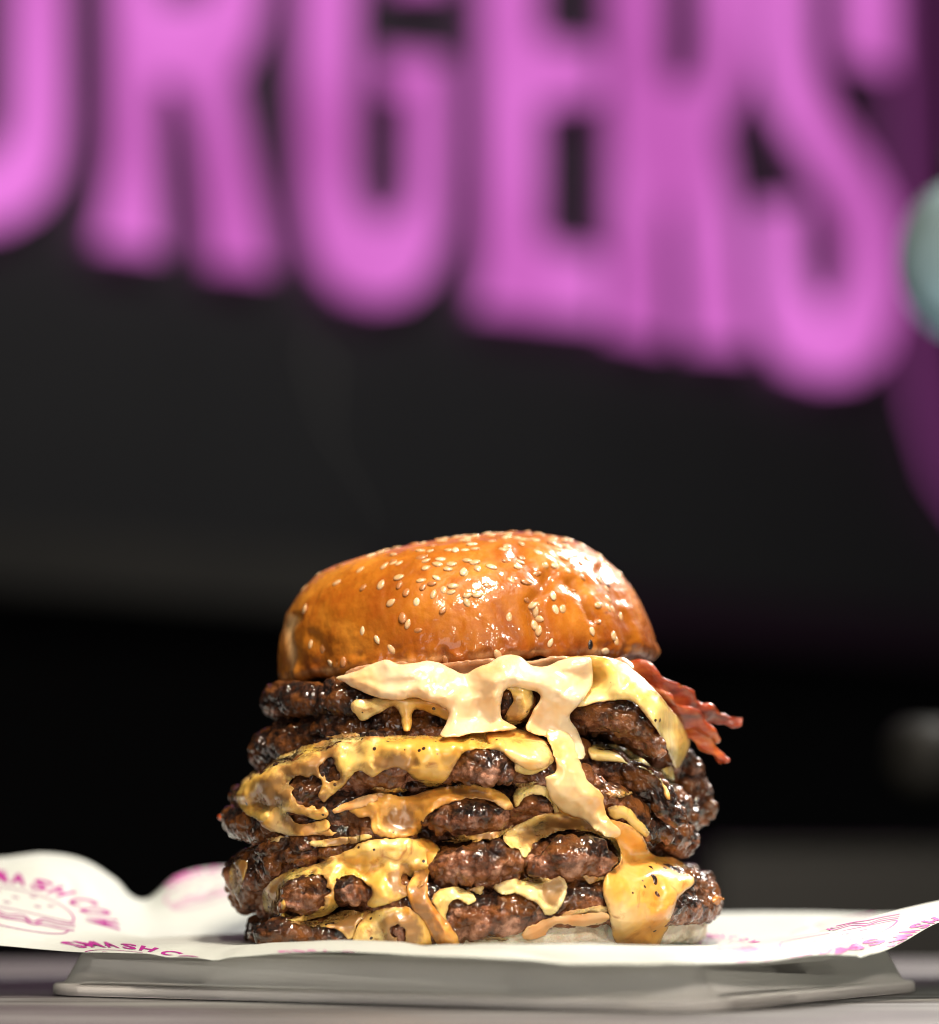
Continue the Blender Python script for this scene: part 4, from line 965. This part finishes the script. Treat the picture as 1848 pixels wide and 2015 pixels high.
# lower left slice
add_soft('cheese_slice', CH_YEL, D0, [(514, 1768), (530, 1735), (570, 1712), (630, 1696), (680, 1672), (730, 1652), (800, 1648), (850, 1655), (868, 1672), (850, 1692), (840, 1722), (825, 1752), (790, 1768), (755, 1786), (722, 1782), (730, 1760), (720, 1738), (690, 1722), (662, 1735), (660, 1765), (668, 1785), (640, 1802), (600, 1814), (560, 1810), (525, 1797)],
    holes=[[(556, 1765), (580, 1730), (632, 1718), (645, 1745), (640, 1775), (610, 1796), (570, 1796)], [(795, 1728), (815, 1724), (826, 1740), (812, 1754)]],
    films=[[(770, 1720), (830, 1715), (835, 1755), (780, 1760)], [(528, 1775), (545, 1730), (560, 1740), (545, 1800)]], T=1.35, seed=8, blur=1.9, off=0.9)
add_soft('cheese_slice', CH_ORA, D0, [(812, 1652), (848, 1652), (866, 1672), (850, 1702), (842, 1745), (850, 1775), (880, 1812), (906, 1850), (890, 1868), (862, 1862), (835, 1820), (808, 1780), (800, 1745), (815, 1705)], T=1.3, seed=24, blur=3.5, off=1.2, rip=.8, films=[[(820, 1700), (835, 1700), (840, 1790), (860, 1840), (845, 1830), (818, 1770)]])
# bottom cheese
add_soft('cheese_slice', CH_YEL, D0, [(692, 1850), (708, 1812), (745, 1787), (800, 1784), (840, 1808), (852, 1850), (840, 1868), (760, 1870), (700, 1866)], holes=[[(768, 1830), (785, 1818), (800, 1830), (798, 1850), (782, 1855)]], films=[[(755, 1815), (790, 1800), (820, 1825), (815, 1868), (765, 1868)]], T=1.2, seed=9, blur=2, off=0.8)
add_soft('cheese_slice', CH_YEL, D0, [(640, 1805), (680, 1790), (720, 1795), (710, 1815), (690, 1850), (665, 1830), (625, 1822)], T=0.8, seed=25, blur=2, off=0.4, films=[[(650, 1800), (700, 1800), (690, 1830)]])
add_soft('cheese_slice', CH_PALE, D0, [(848, 1768), (875, 1745), (915, 1748), (938, 1768), (922, 1782), (902, 1770), (885, 1778), (880, 1805), (886, 1850), (868, 1850), (858, 1800)], T=1.0, seed=10, blur=2, off=0.8)
add_soft('cheese_slice', CH_PALE, D0, [(972, 1745), (1010, 1728), (1060, 1735), (1100, 1725), (1118, 1740), (1112, 1775), (1095, 1796), (1070, 1802), (1058, 1782), (1020, 1762), (985, 1760)], films=[[(1070, 1740), (1095, 1738), (1100, 1765), (1075, 1770)]], T=1.1, seed=11, blur=2, off=0.8)
add_soft('cheese_slice', CH_YEL, D0, [(988, 1642), (1040, 1610), (1090, 1598), (1160, 1606), (1208, 1626), (1230, 1668), (1226, 1712), (1212, 1742), (1190, 1750), (1198, 1722), (1214, 1692), (1205, 1662), (1160, 1638), (1110, 1636), (1065, 1652), (1035, 1690), (1018, 1672), (1000, 1668)], films=[[(1030, 1640), (1110, 1612), (1160, 1622), (1110, 1640), (1040, 1665)]], T=1.2, seed=12, blur=2, off=1.0)
add_soft('cheese_slice', CH_ORA, D0, [(880, 1645), (930, 1640), (985, 1632), (1010, 1622), (1000, 1640), (960, 1652), (900, 1658)], T=0.7, seed=26, blur=2, off=0.4, films=[[(900, 1640), (980, 1630), (960, 1650)]])
add_soft('cheese_slice', CH_YEL, D0, [(610, 1655), (660, 1648), (720, 1640), (735, 1650), (700, 1660), (650, 1668), (615, 1668)], T=0.7, seed=30, blur=2, off=0.4, films=[[(640, 1650), (690, 1650), (680, 1665)]])
add_soft('cheese_slice', CH_ORA, D0, [(1118, 1792), (1150, 1786), (1192, 1780), (1196, 1795), (1150, 1800), (1100, 1806)], T=0.8, seed=31, blur=2, off=0.5)
add_soft('cheese_slice', CH_ORA, D0, [(1075, 1540), (1098, 1548), (1125, 1572), (1150, 1600), (1140, 1614), (1105, 1606), (1088, 1575)], T=1.3, seed=32, blur=3, off=1.0)
add_soft('cheese_slice', CH_YEL, D0, [(1270, 1500), (1300, 1512), (1318, 1535), (1322, 1575), (1308, 1570), (1300, 1540), (1275, 1518)], T=0.9, seed=33, blur=2, off=0.7)
add_soft('cheese_slice', CH_YEL, D0, [(455, 1700), (472, 1688), (490, 1700), (478, 1740), (462, 1775), (450, 1745)], T=0.7, seed=34, blur=2, off=0.4, films=[[(460, 1700), (480, 1700), (465, 1760)]])
add_soft('burger_sauce', mat_sauce('shaded_burger_sauce', (0.50, 0.30, 0.18), (0.36, 0.17, 0.08)), D0, [(680, 1325), (720, 1308), (790, 1302), (860, 1308), (940, 1296), (1040, 1300), (1100, 1290), (1160, 1300), (1225, 1292), (1250, 1318), (1200, 1335), (1100, 1340), (950, 1345), (800, 1345), (720, 1340)], T=2.2, seed=40, blur=6, off=-2.5, edge=4, rmin=4, bead=.8, label='burger sauce under the bun, coloured brown for the shade there')  # burger sauce with the bun's shade put into its colour
sr = np.random.default_rng(5)
for i_, (x_, y_, w_, h_) in enumerate([(760, 1556, 40, 9), (640, 1640, 34, 8), (905, 1655, 45, 7), (1060, 1735, 40, 8), (770, 1660, 30, 8), (590, 1500, 40, 8), (1215, 1560, 26, 9), (1250, 1660, 24, 10), (720, 1800, 24, 10), (930, 1752, 34, 8),
                                  (1030, 1545, 34, 9), (540, 1650, 30, 7), (1170, 1730, 26, 9), (980, 1848, 34, 8), (600, 1815, 34, 8), (1345, 1705, 22, 8), (690, 1448, 46, 7), (1150, 1640, 30, 10)]):
    an = np.linspace(0, 2 * np.pi, 11)[:-1]; rr = sr.uniform(0.55, 1.25, 10)
    poly = [(x_ + w_ * r * math.cos(a), y_ + h_ * r * math.sin(a) + sr.normal(0, 1.5)) for a, r in zip(an, rr)]
    add_soft('cheese_slice', CH_ORA, D0, poly, T=0.75, seed=60 + i_, blur=1.6, off=0.35, jag=5, films=[[(x_ - w_, y_ - h_), (x_, y_ - h_), (x_, y_ + h_), (x_ - w_, y_ + h_)]])
D1 = fill(depth_map([b for b in BV if b is not bun_bvh]))
# right hand flow of orange cheese down to the paper
add_soft('cheese_slice', CH_ORA, D1, [([(1150, 1606), (1225, 1618), (1262, 1640), (1285, 1680), (1325, 1686), (1362, 1712), (1366, 1738), (1345, 1752), (1315, 1748), (1300, 1720), (1270, 1720), (1230, 1740), (1210, 1735), (1222, 1690), (1205, 1645)], dict(T=1.7, off=1.6)),
    ([(1200, 1715), (1240, 1705), (1275, 1720), (1270, 1770), (1285, 1830), (1288, 1864), (1225, 1866), (1205, 1840), (1195, 1790), (1185, 1745)], dict(T=1.9, off=1.8)),
    ([(1325, 1735), (1345, 1745), (1330, 1775), (1318, 1810), (1302, 1850), (1285, 1864), (1278, 1830), (1300, 1790), (1310, 1760)], dict(T=1.5, off=1.4)),
    ([(1255, 1725), (1325, 1722), (1330, 1760), (1312, 1800), (1308, 1825), (1275, 1830), (1255, 1765)], dict(T=0.6, off=-0.4))],
    seed=13, blur=4.0, edge=2.6, rip=.8, bead=.7, jag=2, label='broad flow of orange cheese down the right side')
# white sauce
add_soft('burger_sauce', SAUCE, D1, [
    ([(655, 1335), (700, 1322), (745, 1303), (765, 1298), (790, 1312), (850, 1300), (890, 1318), (925, 1332), (955, 1312), (985, 1290), (1020, 1290), (1045, 1308), (1072, 1312), (1100, 1300), (1138, 1292), (1165, 1300), (1150, 1350), (1100, 1368), (1060, 1362), (1000, 1352), (930, 1368), (850, 1355), (740, 1350)], dict(T=2.6, off=1.6, seed=14)),
    ([(690, 1342), (720, 1324), (790, 1312), (860, 1318), (900, 1335), (925, 1352), (915, 1376), (885, 1392), (855, 1386), (820, 1374), (780, 1378), (735, 1370), (705, 1357)], dict(T=3.2, off=2.4, edge=6, seed=19)),
    ([(925, 1325), (955, 1315), (985, 1330), (990, 1360), (982, 1397), (965, 1407), (942, 1390), (915, 1362)], dict(T=2.4, off=2.5, edge=5, seed=20)),
    ([(1055, 1330), (1100, 1318), (1150, 1320), (1165, 1345), (1145, 1380), (1122, 1410), (1128, 1440), (1120, 1462), (1100, 1462), (1070, 1450), (1035, 1435), (1050, 1395), (1068, 1365)], dict(T=2.4, off=2.4, edge=5, seed=21)),
    ([(895, 1365), (935, 1355), (968, 1385), (990, 1415), (1018, 1432), (985, 1440), (930, 1444), (895, 1452), (864, 1448), (876, 1425), (886, 1395)], dict(T=1.7, off=2.2, edge=3, seed=15)),
    ([(1112, 1425), (1135, 1440), (1152, 1475), (1148, 1494), (1132, 1490), (1112, 1465)], dict(T=1.8, off=3.0, seed=27))],
    blur=4.5, edge=5, rip=0.75, rmin=3, jag=2.2, bead=.8)
add_soft('cheese_slice', CH_YEL, D1, [(985, 1342), (1010, 1332), (1042, 1342), (1050, 1385), (1032, 1418), (1008, 1430), (990, 1410), (1008, 1385), (1002, 1360), (984, 1362)], T=1.0, seed=22, blur=2, off=1.1, films=[[(990, 1360), (1010, 1370), (1012, 1405), (995, 1400)]])
D2 = fill(depth_map([b for b in BV if b is not bun_bvh]))
add_soft('burger_sauce', SAUCE_MIX, D2, [([(1075, 1440), (1120, 1445), (1142, 1500), (1160, 1540), (1184, 1560), (1194, 1600), (1225, 1640), (1200, 1650), (1165, 1628), (1142, 1606), (1112, 1590), (1085, 1552), (1094, 1510), (1086, 1480)], dict(T=1.3)),
    ([(1072, 1530), (1100, 1535), (1125, 1560), (1150, 1600), (1120, 1600), (1085, 1570)], dict(T=1.2, off=.6))], seed=16, blur=3.5, off=0.9, edge=3, rip=0.6, rmin=2, jag=4.5, bead=.45)
add_soft('burger_sauce', SAUCE2, D2, [(1026, 1838), (1060, 1812), (1110, 1800), (1190, 1796), (1200, 1812), (1150, 1824), (1100, 1820), (1068, 1845), (1035, 1852)], T=1.2, seed=17, blur=4, off=0.9, rip=0.5)
add_soft('burger_sauce', SAUCE2, D2, [(655, 1590), (700, 1570), (735, 1562), (742, 1576), (700, 1592), (662, 1602)], T=0.8, seed=18, blur=3, off=0.8)

# bacon: crinkled strips sticking out at the right -----------------
def ribbon(path, seed=0, thick=0.65):
    """path rows: guide x, y, depth Y, half width px, twist (rad)"""
    P = smooth_poly([p[:3] for p in path], 10, False); Wd = smooth_poly([[p[3], p[4], 0] for p in path], 10, False)
    C = unproj(P[:, 0], P[:, 1], P[:, 2]); T_ = np.gradient(C, axis=0); T_ /= np.linalg.norm(T_, axis=1)[:, None]
    V = []; nsec = 20
    for i in range(len(C)):
        t = Vector(T_[i]); s = t.cross(Vector((0, -1, 0))).normalized(); n = s.cross(t)
        R = Matrix.Rotation(Wd[i, 1], 3, t); s = R @ s; n = R @ n; w = Wd[i, 0] * 0.1335 * 0.95 * (1 + 0.3 * math.sin(i * 0.55 + seed * 2))
        for j in range(nsec):
            a = 2 * math.pi * j / nsec
            V.append(C[i] + np.array(s) * w * math.cos(a) + np.array(n) * thick * (math.sin(a) + 0.45 * math.sin(2.4 * math.cos(a) + i * 0.25 + seed)))
    V = np.array(V); n = len(C); idx = np.arange(n * nsec).reshape(n, nsec)
    Q = np.stack([idx[:-1], np.roll(idx[:-1], -1, 1), np.roll(idx[1:], -1, 1), idx[1:]], -1).reshape(-1, 4)
    caps = []
    for row in (idx[0], idx[-1]):
        for j in range(1, nsec // 2): caps.append([row[j-1 + 0], row[j], row[-j - 1], row[-j]])
    Q = np.concatenate([Q, np.array(caps)])
    N = vnormals(V, Q); V = V + N * (fbm(V, 3.5, 3, seed)[:, None] * 1.3)
    jj = np.tile(np.cos(2 * np.pi * np.arange(nsec) / nsec), n); fat = np.exp(-((jj - 0.25 - 0.5 * fbm(V, 14, 2, seed)) / 0.2) ** 2) + 0.8 * np.exp(-((jj + 0.72) / 0.14) ** 2)
    return V, Q, fat
for sd, pth in enumerate([
    [(1150, 1300, -10, 22, 0.2), (1230, 1318, -22, 26, 0.2), (1300, 1345, -22, 20, 0.3), (1360, 1392, -16, 24, 0.4), (1410, 1412, -12, 16, 0.3), (1462, 1422, -10, 8, 0.2)],
    [(1220, 1320, -20, 14, 0.4), (1290, 1370, -24, 16, 0.4), (1345, 1410, -20, 24, 0.5), (1392, 1440, -16, 20, 0.9), (1405, 1455, -12, 8, 1.2)],
    [(1310, 1400, -14, 14, 0.2), (1355, 1440, -16, 18, 0.3), (1395, 1470, -15, 14, 0.3), (1425, 1502, -13, 9, 0.2)],
]):
    V, Q, ft = ribbon(pth, sd); o = mesh_np('bacon_rasher', V, Q, BACON, burger)
    a = o.data.attributes.new('fat', 'FLOAT', 'POINT'); a.data.foreach_set('value', ft.astype(np.float32))
# dark crisp scrap by the bottom bun and flake at the left
V, Q, _f = ribbon([(1330, 1790, -28, 6, 0), (1370, 1785, -30, 8, 0), (1400, 1775, -26, 7, 0), (1420, 1768, -24, 4, 0)], 4, 1.6)
mesh_np('crust_edge', V, Q, BUN, burger)
V, Q, _f = ribbon([(436, 1607, -2, 4, 0), (460, 1622, -5, 11, 0), (500, 1645, -8, 14, 0)], 5, 1.4)
mesh_np('bacon_rasher', V, Q, BACON, burger)
# faint wisp of steam ----------------------------------------------
def wisp(path):
    P = smooth_poly([p[:3] for p in path], 10, False); Wd = smooth_poly([[p[3], 0, 0] for p in path], 10, False)[:, 0]
    C = unproj(P[:, 0], P[:, 1], P[:, 2]); V = []; ns = 12
    for i in range(len(C)):
        for j in range(ns):
            a = 2 * math.pi * j / ns; V.append(C[i] + np.array([math.cos(a) * Wd[i], math.sin(a) * Wd[i], 0]))
    n = len(C); idx = np.arange(n * ns).reshape(n, ns)
    Q = np.stack([idx[:-1], np.roll(idx[:-1], -1, 1), np.roll(idx[1:], -1, 1), idx[1:]], -1).reshape(-1, 4)
    caps = [[r[j], r[j + 1], r[ns - 2 - j], r[ns - 1 - j]] for r in (idx[0], idx[-1]) for j in range(ns // 2 - 1)]
    return np.array(V), np.concatenate([Q, np.array(caps)])
k = M('thin_steam'); k.nt.nodes.remove(k.b); pv = k.nt.nodes.new('ShaderNodeVolumePrincipled')
pv.inputs['Color'].default_value = (0.9, 0.9, 0.92, 1); pv.inputs['Density'].default_value = 0.16
k.nt.links.new(pv.outputs[0], k.nt.nodes['Material Output'].inputs['Volume'])
V, Q = wisp([(742, 1050, 10, 2), (728, 990, 12, 4), (690, 930, 14, 5), (655, 870, 14, 6), (640, 800, 14, 8), (628, 700, 16, 10), (600, 620, 16, 3)])
st = mesh_np('steam', V, Q, k.m); tag(st, 'very faint wisp of steam rising from the left of the bun', 'steam', kind='stuff')
for o in list(bpy.data.objects):
    if '_base' in o: del o['_base']
print('tris', sum(len(o.data.loops) - 2 * len(o.data.polygons) for o in bpy.data.objects if o.type == 'MESH'))
